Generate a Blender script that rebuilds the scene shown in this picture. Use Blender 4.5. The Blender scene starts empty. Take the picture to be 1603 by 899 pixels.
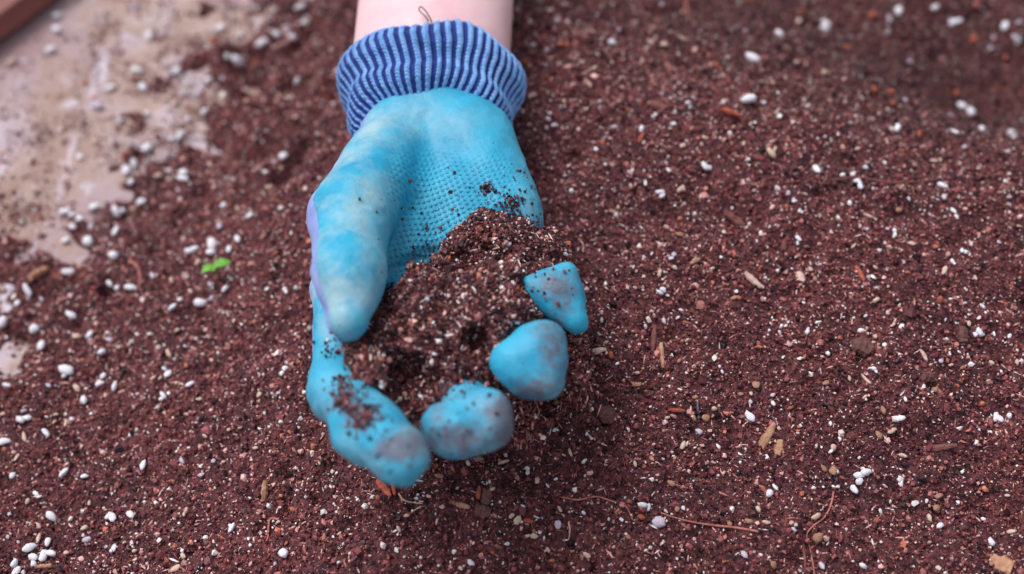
import bpy, bmesh, math, random
import numpy as np
from mathutils import Vector, Matrix

R = math.radians
rng = np.random.default_rng(7)
random.seed(7)
scene = bpy.context.scene
COL = scene.collection

# ------------------------------------------------------------------ camera, sky, sun, exposure
IMW, IMH = 1603.0, 899.0
PITCH = R(52.0)
HFOV = R(45.0)
DIST = 0.58
FPX = 0.5 * IMW / math.tan(HFOV / 2)
VIEW = np.array([0.0, math.cos(PITCH), -math.sin(PITCH)])
UPV = np.array([0.0, math.sin(PITCH), math.cos(PITCH)])
TGT = np.array([0.0, 0.0, 0.06])
CAM = TGT - VIEW * DIST

cd = bpy.data.cameras.new('camera')
cam = bpy.data.objects.new('camera', cd)
COL.objects.link(cam)
cam.location = CAM
cam.rotation_euler = (math.pi / 2 - PITCH, 0, 0)
cd.sensor_width = 36.0
cd.angle = HFOV
cd.clip_start = 0.01
cd.clip_end = 100
cd.dof.use_dof = True
cd.dof.focus_distance = 0.530
cd.dof.aperture_fstop = 3.8
scene.camera = cam

SUN_AZ, SUN_EL = R(-58), R(62)
w = bpy.data.worlds.new('World'); scene.world = w; w.use_nodes = True
nt = w.node_tree
sky = nt.nodes.new('ShaderNodeTexSky'); sky.sky_type = 'NISHITA'; sky.sun_disc = False
sky.sun_elevation = SUN_EL; sky.sun_rotation = SUN_AZ
sky.air_density = 1.0; sky.dust_density = 4.0; sky.ozone_density = 1.0
hs = nt.nodes.new('ShaderNodeHueSaturation'); hs.inputs['Saturation'].default_value = 0.35
nt.links.new(sky.outputs[0], hs.inputs['Color'])
bg = nt.nodes['Background']; bg.inputs[1].default_value = 0.098
nt.links.new(hs.outputs[0], bg.inputs[0])

sl = bpy.data.lights.new('sun', 'SUN'); sl.energy = 1.15; sl.angle = R(26); sl.color = (1.0, 0.92, 0.92)
so = bpy.data.objects.new('sun', sl); COL.objects.link(so)
sdir = Vector((math.sin(SUN_AZ) * math.cos(SUN_EL), math.cos(SUN_AZ) * math.cos(SUN_EL), math.sin(SUN_EL)))
so.rotation_euler = sdir.to_track_quat('Z', 'Y').to_euler()
so.location = sdir * 3

vs = scene.view_settings
vs.view_transform = 'Standard'; vs.look = 'None'; vs.gamma = 1.0; vs.use_curve_mapping = False
vs.exposure = 0.60
scene.render.engine = 'CYCLES'

# ------------------------------------------------------------------ helpers
def lin(r, g, b):
    def f(c):
        c /= 255.0
        return c / 12.92 if c <= 0.04045 else ((c + 0.055) / 1.055) ** 2.4
    return (f(r), f(g), f(b), 1.0)

def ray(px, py):
    d = np.array([(px - IMW / 2) / FPX, 0, 0]) + UPV * (-(py - IMH / 2) / FPX) + VIEW
    return d / np.linalg.norm(d)

def W(px, py, z):
    d = ray(px, py)
    return CAM + d * ((z - CAM[2]) / d[2])

def ppm(p):
    return FPX / float(np.dot(np.asarray(p) - CAM, VIEW))

def project(P):
    q = P - CAM
    dz = q @ VIEW
    return IMW / 2 + FPX * q[:, 0] / dz, IMH / 2 - FPX * (q @ UPV) / dz

def sstep(a, b, x):
    t = np.clip((x - a) / (b - a), 0, 1)
    return t * t * (3 - 2 * t)

def noise2(x, y, cell, seed):
    r = np.random.default_rng(seed); T = r.random((256, 256)) * 2 - 1
    u = x / cell; v = y / cell
    i = np.floor(u).astype(int); j = np.floor(v).astype(int)
    fu = u - i; fv = v - j
    fu = fu * fu * (3 - 2 * fu); fv = fv * fv * (3 - 2 * fv)
    g = lambda a, b: T[a % 256, b % 256]
    return (g(i, j) * (1 - fu) + g(i + 1, j) * fu) * (1 - fv) + (g(i, j + 1) * (1 - fu) + g(i + 1, j + 1) * fu) * fv

def noise3(x, y, z, cell, seed):
    r = np.random.default_rng(seed); T = (r.random((64, 64, 64)) * 2 - 1).astype(np.float32)
    u = x / cell; v = y / cell; w_ = z / cell
    i = np.floor(u).astype(int); j = np.floor(v).astype(int); k = np.floor(w_).astype(int)
    fu = u - i; fv = v - j; fw = w_ - k
    fu = fu * fu * (3 - 2 * fu); fv = fv * fv * (3 - 2 * fv); fw = fw * fw * (3 - 2 * fw)
    out = 0
    for a in (0, 1):
        for b in (0, 1):
            for c in (0, 1):
                out = out + T[(i + a) % 64, (j + b) % 64, (k + c) % 64] * (fu if a else 1 - fu) * (fv if b else 1 - fv) * (fw if c else 1 - fw)
    return out

def tag(o, label=None, cat=None, group=None, kind=None):
    if label: o['label'] = label
    if cat: o['category'] = cat
    if group: o['group'] = group
    if kind: o['kind'] = kind
    return o

def mesh_np(name, V, F, mat, parent=None, smooth=True):
    me = bpy.data.meshes.new(name)
    V = np.asarray(V, dtype=np.float32); F = np.asarray(F, dtype=np.int32)
    n = F.shape[1]
    me.vertices.add(len(V)); me.vertices.foreach_set('co', V.ravel())
    me.loops.add(F.size); me.loops.foreach_set('vertex_index', F.ravel())
    me.polygons.add(len(F))
    me.polygons.foreach_set('loop_start', np.arange(0, F.size, n, dtype=np.int32))
    me.update(calc_edges=True); me.validate()
    me.polygons.foreach_set('use_smooth', np.full(len(me.polygons), smooth))
    if mat: me.materials.append(mat)
    o = bpy.data.objects.new(name, me); COL.objects.link(o)
    if parent: o.parent = parent
    return o

def empty(name, loc=(0, 0, 0)):
    o = bpy.data.objects.new(name, None); COL.objects.link(o); o.location = loc
    o.empty_display_size = 0.01
    return o

def set_parent(o, p):
    o.parent = p
    o.matrix_parent_inverse = Matrix.Translation(-Vector(p.location)) if p.parent is None else Matrix.Identity(4)

def attr_f(o, name, arr):
    a = o.data.attributes.new(name, 'FLOAT', 'POINT'); a.data.foreach_set('value', np.asarray(arr, dtype=np.float32))

def surface_nets(D, org, h):
    """zero level of D (nx,ny,nz): quad mesh"""
    ins = D < 0
    nx, ny, nz = D.shape
    acc = np.zeros((nx - 1, ny - 1, nz - 1, 3), dtype=np.float32); cnt = np.zeros((nx - 1, ny - 1, nz - 1), dtype=np.float32)
    offs = [(0, 0), (0, 1), (1, 0), (1, 1)]
    for ax in range(3):
        o1, o2 = [a for a in range(3) if a != ax]
        for a, b in offs:
            s0 = [None] * 3; s1 = [None] * 3
            s0[ax] = slice(0, D.shape[ax] - 1); s1[ax] = slice(1, D.shape[ax])
            for oa, v in ((o1, a), (o2, b)):
                s0[oa] = slice(v, D.shape[oa] - 1 + v); s1[oa] = s0[oa]
            d0 = D[tuple(s0)]; d1 = D[tuple(s1)]
            m = (d0 < 0) != (d1 < 0)
            t = np.where(m, d0 / np.where(m, d0 - d1, 1), 0)
            acc[..., ax] += np.where(m, t, 0)
            acc[..., o1] += np.where(m, a, 0); acc[..., o2] += np.where(m, b, 0)
            cnt += m
    act = cnt > 0
    idx = -np.ones(act.shape, dtype=np.int64); idx[act] = np.arange(act.sum())
    cell = np.argwhere(act)
    V = (cell + acc[act] / cnt[act][:, None]) * h + org
    F = []
    for ax in range(3):
        o1, o2 = [(1, 2), (2, 0), (0, 1)][ax]
        s0 = [slice(1, -1)] * 3; s1 = [slice(1, -1)] * 3
        s0[ax] = slice(0, D.shape[ax] - 1); s1[ax] = slice(1, D.shape[ax])
        e0 = ins[tuple(s0)]; e1 = ins[tuple(s1)]
        for flip, m in ((False, e0 & ~e1), (True, ~e0 & e1)):
            p = np.argwhere(m)
            off = np.ones(3, dtype=int); off[ax] = 0
            p = p + off
            q = []
            for a, b in ((-1, -1), (0, -1), (0, 0), (-1, 0)):
                c = p.copy(); c[:, o1] += a; c[:, o2] += b
                q.append(idx[c[:, 0], c[:, 1], c[:, 2]])
            q = np.stack(q, 1)
            if flip: q = q[:, ::-1]
            F.append(q)
    F = np.concatenate(F)
    F = F[(F >= 0).all(1)]
    return V, F

# ------------------------------------------------------------------ materials
def new_mat(name):
    m = bpy.data.materials.new(name); m.use_nodes = True
    n = m.node_tree
    return m, n, n.nodes['Principled BSDF'], n.links

def N(n, t, **kw):
    o = n.nodes.new(t)
    for k, v in kw.items():
        if k in o.inputs: o.inputs[k].default_value = v
        else: setattr(o, k, v)
    return o

def noise_node(n, scale, detail=4, rough=0.6, coord='Object'):
    tc = N(n, 'ShaderNodeTexCoord'); t = N(n, 'ShaderNodeTexNoise', Scale=scale, Detail=detail, Roughness=rough)
    n.links.new(tc.outputs[coord], t.inputs['Vector'])
    return t

def ramp(n, src, stops):
    r = N(n, 'ShaderNodeValToRGB')
    e = r.color_ramp.elements
    while len(e) < len(stops): e.new(0.5)
    for i, (p, c) in enumerate(stops):
        e[i].position = p; e[i].color = c if len(c) == 4 else (*c, 1)
    n.links.new(src, r.inputs[0])
    return r

def mixc(n, fac, a, b):
    m = N(n, 'ShaderNodeMix', data_type='RGBA')
    for s, v in ((m.inputs[0], fac), (m.inputs[6], a), (m.inputs[7], b)):
        if hasattr(v, 'is_output'): n.links.new(v, s)
        else: s.default_value = v
    return m.outputs[2]

def mathn(n, op, a, b=None, clamp=False):
    m = N(n, 'ShaderNodeMath', operation=op); m.use_clamp = clamp
    for i, v in enumerate((a, b)):
        if v is None: continue
        if hasattr(v, 'is_output'): n.links.new(v, m.inputs[i])
        else: m.inputs[i].default_value = v
    return m.outputs[0]

def simple_mat(name, c1, c2, scale, rough=0.7, bump=0.3, bscale=None, bdist=0.0005, spec=0.4):
    m, n, p, l = new_mat(name)
    t = noise_node(n, scale)
    r = ramp(n, t.outputs[0], [(0.3, c1), (0.7, c2)])
    l.new(r.outputs[0], p.inputs['Base Color'])
    p.inputs['Roughness'].default_value = rough
    p.inputs['Specular IOR Level'].default_value = spec
    t2 = noise_node(n, bscale or scale * 3, 5)
    b = N(n, 'ShaderNodeBump', Strength=bump, Distance=bdist)
    l.new(t2.outputs[0], b.inputs['Height']); l.new(b.outputs[0], p.inputs['Normal'])
    return m

M = {}
# soil sheet
m, n, p, l = new_mat('soil'); M['soil'] = m
t = noise_node(n, 420, 6, 0.7); big = noise_node(n, 28, 3, 0.5)
r1 = ramp(n, t.outputs[0], [(0.36, (0.012, 0.004, 0.007)), (0.5, (0.105, 0.028, 0.034)), (0.68, (0.29, 0.092, 0.093))])
r2 = ramp(n, big.outputs[0], [(0.35, (0.75, 0.75, 0.8)), (0.7, (1.2, 1.12, 1.05))])
mm = N(n, 'ShaderNodeMix', data_type='RGBA', blend_type='MULTIPLY'); mm.inputs[0].default_value = 1
l.new(r1.outputs[0], mm.inputs[6]); l.new(r2.outputs[0], mm.inputs[7])
l.new(mm.outputs[2], p.inputs['Base Color']); p.inputs['Roughness'].default_value = 0.85
t2 = noise_node(n, 900, 5, 0.7); b = N(n, 'ShaderNodeBump', Strength=0.9, Distance=0.0012)
l.new(t2.outputs[0], b.inputs['Height']); l.new(b.outputs[0], p.inputs['Normal'])
# soil grains (colour from each grain)
m, n, p, l = new_mat('soil_grain'); M['grain'] = m
a = N(n, 'ShaderNodeAttribute', attribute_type='INSTANCER', attribute_name='gcol')
l.new(a.outputs['Color'], p.inputs['Base Color']); p.inputs['Roughness'].default_value = 0.5
p.inputs['Specular IOR Level'].default_value = 0.4

# concrete
m, n, p, l = new_mat('concrete'); M['concrete'] = m
t = noise_node(n, 14, 6, 0.65); t3 = noise_node(n, 55, 4, 0.7); t4 = noise_node(n, 7, 4, 0.6)
c = ramp(n, t.outputs[0], [(0.36, lin(150, 122, 112)), (0.48, lin(176, 154, 146)), (0.60, lin(204, 194, 206))]).outputs[0]
st = ramp(n, t4.outputs[0], [(0.48, (0, 0, 0)), (0.64, (1, 1, 1))]).outputs[0]
c = mixc(n, mathn(n, 'MULTIPLY', st, 0.75), c, lin(140, 104, 98))
sp = ramp(n, t3.outputs[0], [(0.60, (0, 0, 0)), (0.68, (1, 1, 1))]).outputs[0]
c = mixc(n, mathn(n, 'MULTIPLY', sp, 0.7), c, lin(210, 204, 220))
tcs = N(n, 'ShaderNodeTexCoord'); mps = N(n, 'ShaderNodeMapping'); mps.inputs['Rotation'].default_value = (0, 0, R(32)); mps.inputs['Scale'].default_value = (46, 7, 1)
l.new(tcs.outputs['Object'], mps.inputs[0]); tss = N(n, 'ShaderNodeTexNoise', Scale=1.0, Detail=4.0, Roughness=0.6); l.new(mps.outputs[0], tss.inputs[0])
ss_ = ramp(n, tss.outputs[0], [(0.58, (0, 0, 0)), (0.66, (0.8, 0.8, 0.8))]).outputs[0]
c = mixc(n, ss_, c, lin(214, 208, 224))
l.new(c, p.inputs['Base Color']); p.inputs['Roughness'].default_value = 0.9
b = N(n, 'ShaderNodeBump', Strength=0.5, Distance=0.0015); tb = noise_node(n, 160, 5, 0.6)
l.new(tb.outputs[0], b.inputs['Height']); l.new(b.outputs[0], p.inputs['Normal'])

# wood board
m, n, p, l = new_mat('board_wood'); M['wood'] = m
tc = N(n, 'ShaderNodeTexCoord'); mp = N(n, 'ShaderNodeMapping'); mp.inputs['Scale'].default_value = (6, 90, 60)
l.new(tc.outputs['Object'], mp.inputs[0]); t = N(n, 'ShaderNodeTexNoise', Scale=1.0, Detail=5, Roughness=0.6); l.new(mp.outputs[0], t.inputs[0])
r1 = ramp(n, t.outputs[0], [(0.3, lin(118, 66, 60)), (0.7, lin(158, 102, 96))])
l.new(r1.outputs[0], p.inputs['Base Color']); p.inputs['Roughness'].default_value = 0.6
b = N(n, 'ShaderNodeBump', Strength=0.4, Distance=0.0006); l.new(t.outputs[0], b.inputs['Height']); l.new(b.outputs[0], p.inputs['Normal'])

M['perlite'] = simple_mat('perlite', lin(222, 220, 232), lin(246, 245, 250), 500, 0.8, 0.5, 900, 0.0004)
M['perlite_dull'] = simple_mat('perlite_dusty', lin(180, 168, 184), lin(224, 216, 232), 400, 0.85, 0.5, 900, 0.0004)
M['cream'] = simple_mat('cream_grit', lin(190, 158, 142), lin(232, 208, 190), 500, 0.7, 0.4, 900, 0.0003)
M['tan'] = simple_mat('tan_grit', lin(140, 98, 82), lin(190, 146, 122), 500, 0.7, 0.4, 900, 0.0003)
M['orange'] = simple_mat('bark_crumb', lin(140, 66, 48), lin(190, 104, 76), 500, 0.7, 0.4, 900, 0.0003)
M['chip'] = simple_mat('wood_chip', lin(150, 104, 82), lin(202, 158, 128), 260, 0.7, 0.4, 700, 0.0003)
M['darkchip'] = simple_mat('bark', lin(96, 54, 54), lin(134, 84, 78), 260, 0.75, 0.5, 600, 0.0004)
M['redchip'] = simple_mat('red_bark', lin(150, 66, 48), lin(196, 108, 86), 260, 0.7, 0.4, 600, 0.0003)
M['palechip'] = simple_mat('pale_husk', lin(190, 150, 140), lin(226, 200, 190), 260, 0.6, 0.3, 600, 0.0002)
M['clod'] = simple_mat('brown_clod', lin(92, 58, 56), lin(128, 88, 84), 300, 0.8, 0.6, 700, 0.0005)
M['root'] = simple_mat('root_fibre', lin(150, 84, 80), lin(196, 130, 120), 300, 0.6, 0.2, 800, 0.0001)
M['paleroot'] = simple_mat('pale_root', lin(190, 150, 130), lin(224, 196, 176), 300, 0.6, 0.2, 800, 0.0001)
M['leaf'] = simple_mat('seedling_leaf', lin(70, 140, 30), lin(120, 186, 62), 300, 0.5, 0.2, 600, 0.0002)
M['stem'] = simple_mat('seedling_stem', lin(120, 130, 70), lin(150, 160, 90), 300, 0.5, 0.2, 600, 0.0002)
M['needle'] = simple_mat('grey_needle', lin(96, 86, 104), lin(132, 122, 142), 300, 0.6, 0.2, 800, 0.0001)
M['thread'] = simple_mat('dark_thread', lin(40, 32, 42), lin(64, 50, 60), 900, 0.6, 0.1)

# skin
m, n, p, l = new_mat('skin'); M['skin'] = m
t = noise_node(n, 60, 4, 0.6)
r1 = ramp(n, t.outputs[0], [(0.35, lin(232, 188, 196)), (0.65, lin(240, 204, 208))])
l.new(r1.outputs[0], p.inputs['Base Color']); p.inputs['Roughness'].default_value = 0.5
p.inputs['Subsurface Weight'].default_value = 0.25; p.inputs['Subsurface Scale'].default_value = 0.004
p.inputs['Subsurface Radius'].default_value = (1.0, 0.35, 0.25)
tb = noise_node(n, 1400, 3, 0.6); b = N(n, 'ShaderNodeBump', Strength=0.15, Distance=0.0002)
l.new(tb.outputs[0], b.inputs['Height']); l.new(b.outputs[0], p.inputs['Normal'])

# glove coating
m, n, p, l = new_mat('latex_coating'); M['coat'] = m
t = noise_node(n, 70, 4, 0.6); td = noise_node(n, 38, 5, 0.65)
c = ramp(n, t.outputs[0], [(0.3, lin(28, 150, 190)), (0.7, lin(50, 176, 212))]).outputs[0]
ad = N(n, 'ShaderNodeAttribute', attribute_name='dust'); ai = N(n, 'ShaderNodeAttribute', attribute_name='dirt')
df = mathn(n, 'MULTIPLY', ramp(n, td.outputs[0], [(0.40, (0, 0, 0)), (0.68, (1, 1, 1))]).outputs[0], ad.outputs['Fac'], True)
c = mixc(n, df, c, lin(154, 192, 204))
tf = noise_node(n, 330, 5, 0.7)
di = mathn(n, 'MULTIPLY', mathn(n, 'ADD', ai.outputs['Fac'], mathn(n, 'MULTIPLY', mathn(n, 'SUBTRACT', tf.outputs[0], 0.5), 1.6)), 1.0)
di = ramp(n, di, [(0.36, (0, 0, 0)), (1.05, (0.75, 0.75, 0.75))]).outputs[0]
c = mixc(n, di, c, lin(104, 74, 80))
sc = noise_node(n, 620, 2, 0.5)
sf = ramp(n, sc.outputs[0], [(0.70, (0, 0, 0)), (0.76, (0.8, 0.8, 0.8))]).outputs[0]
c = mixc(n, mathn(n, 'MULTIPLY', sf, 0.7), c, lin(60, 62, 78))
l.new(c, p.inputs['Base Color'])
p.inputs['Roughness'].default_value = 0.5; p.inputs['Specular IOR Level'].default_value = 0.4
p.inputs['Subsurface Weight'].default_value = 0.1; p.inputs['Subsurface Scale'].default_value = 0.002
tc = N(n, 'ShaderNodeTexCoord'); sx = N(n, 'ShaderNodeSeparateXYZ')
mp = N(n, 'ShaderNodeMapping'); mp.inputs['Rotation'].default_value = (0, 0, R(24)); l.new(tc.outputs['Object'], mp.inputs[0]); l.new(mp.outputs[0], sx.inputs[0])
k = 2 * math.pi / 0.0034
hx = mathn(n, 'SINE', mathn(n, 'MULTIPLY', sx.outputs[0], k)); hy = mathn(n, 'SINE', mathn(n, 'MULTIPLY', sx.outputs[1], k))
hh = mathn(n, 'MULTIPLY', mathn(n, 'MAXIMUM', mathn(n, 'MULTIPLY', hx, hy), 0.0), 1.0)
ak = N(n, 'ShaderNodeAttribute', attribute_name='dots')
hh = mathn(n, 'MULTIPLY', hh, ak.outputs['Fac'])
tw = noise_node(n, 170, 4, 0.6)
hh2 = mathn(n, 'ADD', hh, mathn(n, 'MULTIPLY', tw.outputs[0], 1.1))
b = N(n, 'ShaderNodeBump', Strength=0.9, Distance=0.0008); l.new(hh2, b.inputs['Height']); l.new(b.outputs[0], p.inputs['Normal'])

# glove knit
m, n, p, l = new_mat('glove_knit'); M['knit'] = m
t = noise_node(n, 90, 3)
r1 = ramp(n, t.outputs[0], [(0.3, lin(122, 144, 208)), (0.7, lin(160, 176, 230))])
l.new(r1.outputs[0], p.inputs['Base Color']); p.inputs['Roughness'].default_value = 0.9
tc = N(n, 'ShaderNodeTexCoord'); wv = N(n, 'ShaderNodeTexWave', Scale=260.0, Distortion=1.5, Detail=1.0); l.new(tc.outputs['Object'], wv.inputs[0])
b = N(n, 'ShaderNodeBump', Strength=0.5, Distance=0.0004); l.new(wv.outputs[1], b.inputs['Height']); l.new(b.outputs[0], p.inputs['Normal'])
# cuff yarns
m, n, p, l = new_mat('cuff_knit'); M['cuff'] = m
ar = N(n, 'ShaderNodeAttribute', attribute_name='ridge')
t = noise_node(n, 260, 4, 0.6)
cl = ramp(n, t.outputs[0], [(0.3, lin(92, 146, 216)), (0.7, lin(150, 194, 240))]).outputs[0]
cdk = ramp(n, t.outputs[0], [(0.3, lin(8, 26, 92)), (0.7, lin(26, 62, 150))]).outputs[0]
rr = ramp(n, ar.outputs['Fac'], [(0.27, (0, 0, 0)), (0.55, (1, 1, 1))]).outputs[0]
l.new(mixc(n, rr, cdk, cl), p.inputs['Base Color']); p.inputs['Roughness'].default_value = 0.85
tb = noise_node(n, 2200, 3, 0.6); b = N(n, 'ShaderNodeBump', Strength=0.4, Distance=0.0003)
l.new(tb.outputs[0], b.inputs['Height']); l.new(b.outputs[0], p.inputs['Normal'])

# ------------------------------------------------------------------ soil mound height field
BX0, BX1, BY0, BY1 = -0.62, 0.62, -0.30, 0.78
GH = 0.0016
gx = np.arange(BX0, BX1 + 1e-9, GH); gy = np.arange(BY0, BY1 + 1e-9, GH)
X, Y = np.meshgrid(gx, gy, indexing='ij')

def line_d(X, Y, a, b):
    """signed distance to the line a-b, positive on its right-hand side"""
    d = (b - a)[:2] / np.linalg.norm((b - a)[:2])
    return (X - a[0]) * d[1] - (Y - a[1]) * d[0]

la = W(30, 410, 0.0); lb = W(440, 20, 0.0)
nz = noise2(X, Y, 0.06, 1) * 0.028 + noise2(X, Y, 0.025, 2) * 0.040 + noise2(X, Y, 0.011, 9) * 0.030
dl = line_d(X, Y, la, lb) + nz + 0.016
ra = W(930, 130, 0.075); rb = W(1600, 330, 0.075)
dr = -line_d(X, Y, ra, rb)                 # positive behind the ridge
rc = W(1500, -10, 0.0)
H = 0.018 * sstep(-0.012, 0.09, dl) + 0.060 * sstep(-0.21, 0.01, X) * sstep(0.02, 0.16, dl)
H *= 1 - 0.62 * sstep(-0.01, 0.20, dr)
H += 0.010 * np.exp(-(((X - 0.10) / 0.07) ** 2 + ((Y - 0.08) / 0.035) ** 2))
H -= 0.040 * sstep(0.06, -0.24, Y) * sstep(-0.16, 0.04, X)
# fall-off to the bare concrete beyond the far right corner
dc = np.hypot(X - 0.47, (Y - 0.50))
H -= 0.05 * sstep(0.16, 0.04, dc + nz)
# hollow behind the ridge
pt = W(1530, 150, 0.03); H -= 0.030 * np.exp(-(((X - pt[0]) / 0.05) ** 2 + ((Y - pt[1]) / 0.05) ** 2))
pt = W(1075, 250, 0.06); H -= 0.004 * np.exp(-(((X - pt[0]) / 0.010) ** 2 + ((Y - pt[1] - 0.006) / 0.008) ** 2))
soilm = sstep(0.0, 0.03, H)
H += soilm * (0.0030 * noise2(X, Y, 0.035, 3) + 0.0022 * noise2(X, Y, 0.014, 4) + 0.0017 * noise2(X, Y, 0.006, 5) + 0.0012 * noise2(X, Y, 0.0036, 6))
far = np.maximum.reduce([np.abs(X) - 0.52, Y - 0.68, -0.24 - Y])
H -= 0.08 * sstep(0.0, 0.10, far + nz)
H += -0.003 + 0.0015 * noise2(X, Y, 0.008, 8)

def bil(G, x, y):
    u = np.clip(((np.asarray(x) - BX0) / GH).astype(int), 0, len(gx) - 1); v = np.clip(((np.asarray(y) - BY0) / GH).astype(int), 0, len(gy) - 1)
    return G[u, v]

def height(x, y):
    u = np.clip((np.asarray(x) - BX0) / GH, 0, len(gx) - 1.001); v = np.clip((np.asarray(y) - BY0) / GH, 0, len(gy) - 1.001)
    i = u.astype(int); j = v.astype(int); fu = u - i; fv = v - j
    return (H[i, j] * (1 - fu) + H[i + 1, j] * fu) * (1 - fv) + (H[i, j + 1] * (1 - fu) + H[i + 1, j + 1] * fu) * fv

def hit(px, py):
    d = ray(px, py)
    t = np.arange(0.3, 1.6, 0.0008)
    P = CAM + d[None, :] * t[:, None]
    g = np.maximum(height(P[:, 0], P[:, 1]), 0.0)
    k = int(np.argmax(P[:, 2] < g))
    q = P[k]
    return np.array([q[0], q[1], max(float(height(q[0:1], q[1:2])[0]), 0.0)]), bool(height(q[0:1], q[1:2])[0] > 0.0)

def nrm(x, y):
    e = 0.004
    hx_ = float(height(np.array([x + e]), np.array([y]))[0] - height(np.array([x - e]), np.array([y]))[0]) / (2 * e)
    hy_ = float(height(np.array([x]), np.array([y + e]))[0] - height(np.array([x]), np.array([y - e]))[0]) / (2 * e)
    return Vector((-hx_, -hy_, 1)).normalized()

def grid_faces(a, b, keep=None):
    i, j = np.meshgrid(np.arange(a - 1), np.arange(b - 1), indexing='ij')
    v = i * b + j
    F = np.stack([v, v + b, v + b + 1, v + 1], -1).reshape(-1, 4)
    return F if keep is None else F[keep.ravel()]

# concrete ground: one big sheet
s = 6.0
co = mesh_np('concrete_ground', [(-s, -s, 0), (s, -s, 0), (s, s, 0), (-s, s, 0)], [(0, 1, 2, 3)], M['concrete'])
tag(co, 'tan concrete slab with pale smears under the spilled soil', 'ground', kind='structure')
keep = (np.maximum.reduce([H[:-1, :-1], H[1:, :-1], H[:-1, 1:], H[1:, 1:]]) > -0.004)
so_ = mesh_np('soil_mound', np.stack([X, Y, H], -1).reshape(-1, 3), grid_faces(len(gx), len(gy), keep), M['soil'])
bmx = bmesh.new(); bmx.from_mesh(so_.data)
bmesh.ops.delete(bmx, geom=[v for v in bmx.verts if not v.link_faces], context='VERTS'); bmx.to_mesh(so_.data); bmx.free()
tag(so_, 'broad mound of dark reddish brown potting soil', 'soil', kind='structure')

# wooden board lying on the concrete
pa = W(0, 68, 0.003); pb = W(92, 0, 0.003)
dv = Vector(pb - pa).normalized(); nv = Vector((-dv.y, dv.x, 0))
def bevel_box(name, sx, sy, sz, mat, bev, seg=2):
    bm = bmesh.new(); bmesh.ops.create_cube(bm, size=1)
    bmesh.ops.scale(bm, vec=(sx, sy, sz), verts=bm.verts)
    bmesh.ops.bevel(bm, geom=list(bm.edges), offset=bev, segments=seg, affect='EDGES', profile=0.5)
    me = bpy.data.meshes.new(name); bm.to_mesh(me); bm.free(); me.materials.append(mat)
    o = bpy.data.objects.new(name, me); COL.objects.link(o); return o
bo = bevel_box('wooden_board', 1.3, 0.14, 0.018, M['wood'], 0.002)
cpt = Vector(pa) + dv * 0.05 + nv * 0.07
bo.location = (cpt.x, cpt.y, 0.0120); bo.rotation_euler = (0, 0, math.atan2(dv.y, dv.x))
tag(bo, 'reddish brown wooden board lying on the concrete', 'board')

# ------------------------------------------------------------------ grains (geometry nodes, stuff)
def grain_group():
    g = bpy.data.node_groups.new('scatter_grains', 'GeometryNodeTree')
    g.interface.new_socket('Geometry', in_out='INPUT', socket_type='NodeSocketGeometry')
    g.interface.new_socket('Geometry', in_out='OUTPUT', socket_type='NodeSocketGeometry')
    gi = g.nodes.new('NodeGroupInput'); go = g.nodes.new('NodeGroupOutput')
    join = g.nodes.new('GeometryNodeGeometryToInstance')
    for k in range(8):
        ic = g.nodes.new('GeometryNodeMeshIcoSphere'); ic.inputs['Radius'].default_value = 0.5; ic.inputs['Subdivisions'].default_value = 1
        rv = g.nodes.new('FunctionNodeRandomValue'); rv.data_type = 'FLOAT_VECTOR'
        rv.inputs[0].default_value = (-0.19,) * 3; rv.inputs[1].default_value = (0.19,) * 3; rv.inputs['Seed'].default_value = 11 + k
        sp = g.nodes.new('GeometryNodeSetPosition'); sm = g.nodes.new('GeometryNodeSetMaterial'); sm.inputs['Material'].default_value = M['grain']
        g.links.new(ic.outputs[0], sp.inputs[0]); g.links.new(rv.outputs[0], sp.inputs['Offset'])
        g.links.new(sp.outputs[0], sm.inputs[0]); g.links.new(sm.outputs[0], join.inputs[0])
    inst = g.nodes.new('GeometryNodeInstanceOnPoints'); inst.inputs['Pick Instance'].default_value = True
    def at(name, dt):
        a = g.nodes.new('GeometryNodeInputNamedAttribute'); a.data_type = dt; a.inputs[0].default_value = name; return a.outputs[0]
    g.links.new(gi.outputs[0], inst.inputs['Points']); g.links.new(join.outputs[0], inst.inputs['Instance'])
    g.links.new(at('pick', 'INT'), inst.inputs['Instance Index'])
    e2r = g.nodes.new('FunctionNodeEulerToRotation'); g.links.new(at('rot', 'FLOAT_VECTOR'), e2r.inputs[0])
    g.links.new(e2r.outputs[0], inst.inputs['Rotation']); g.links.new(at('scl', 'FLOAT_VECTOR'), inst.inputs['Scale'])
    g.links.new(inst.outputs[0], go.inputs[0])
    return g
GG = grain_group()

PAL = np.array([(0.016, 0.004, 0.008), (0.078, 0.018, 0.024), (0.170, 0.043, 0.049), (0.28, 0.082, 0.083),
                (0.46, 0.185, 0.165), (0.72, 0.41, 0.375), (0.90, 0.70, 0.67), (0.45, 0.14, 0.085), (0.89, 0.84, 0.91)])
def grain_cols(n_, pr):
    c = PAL[rng.choice(len(PAL), n_, p=np.array(pr) / np.sum(pr))]
    return np.clip(c * (0.75 + 0.5 * rng.random((n_, 1))), 0, 0.85)

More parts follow.
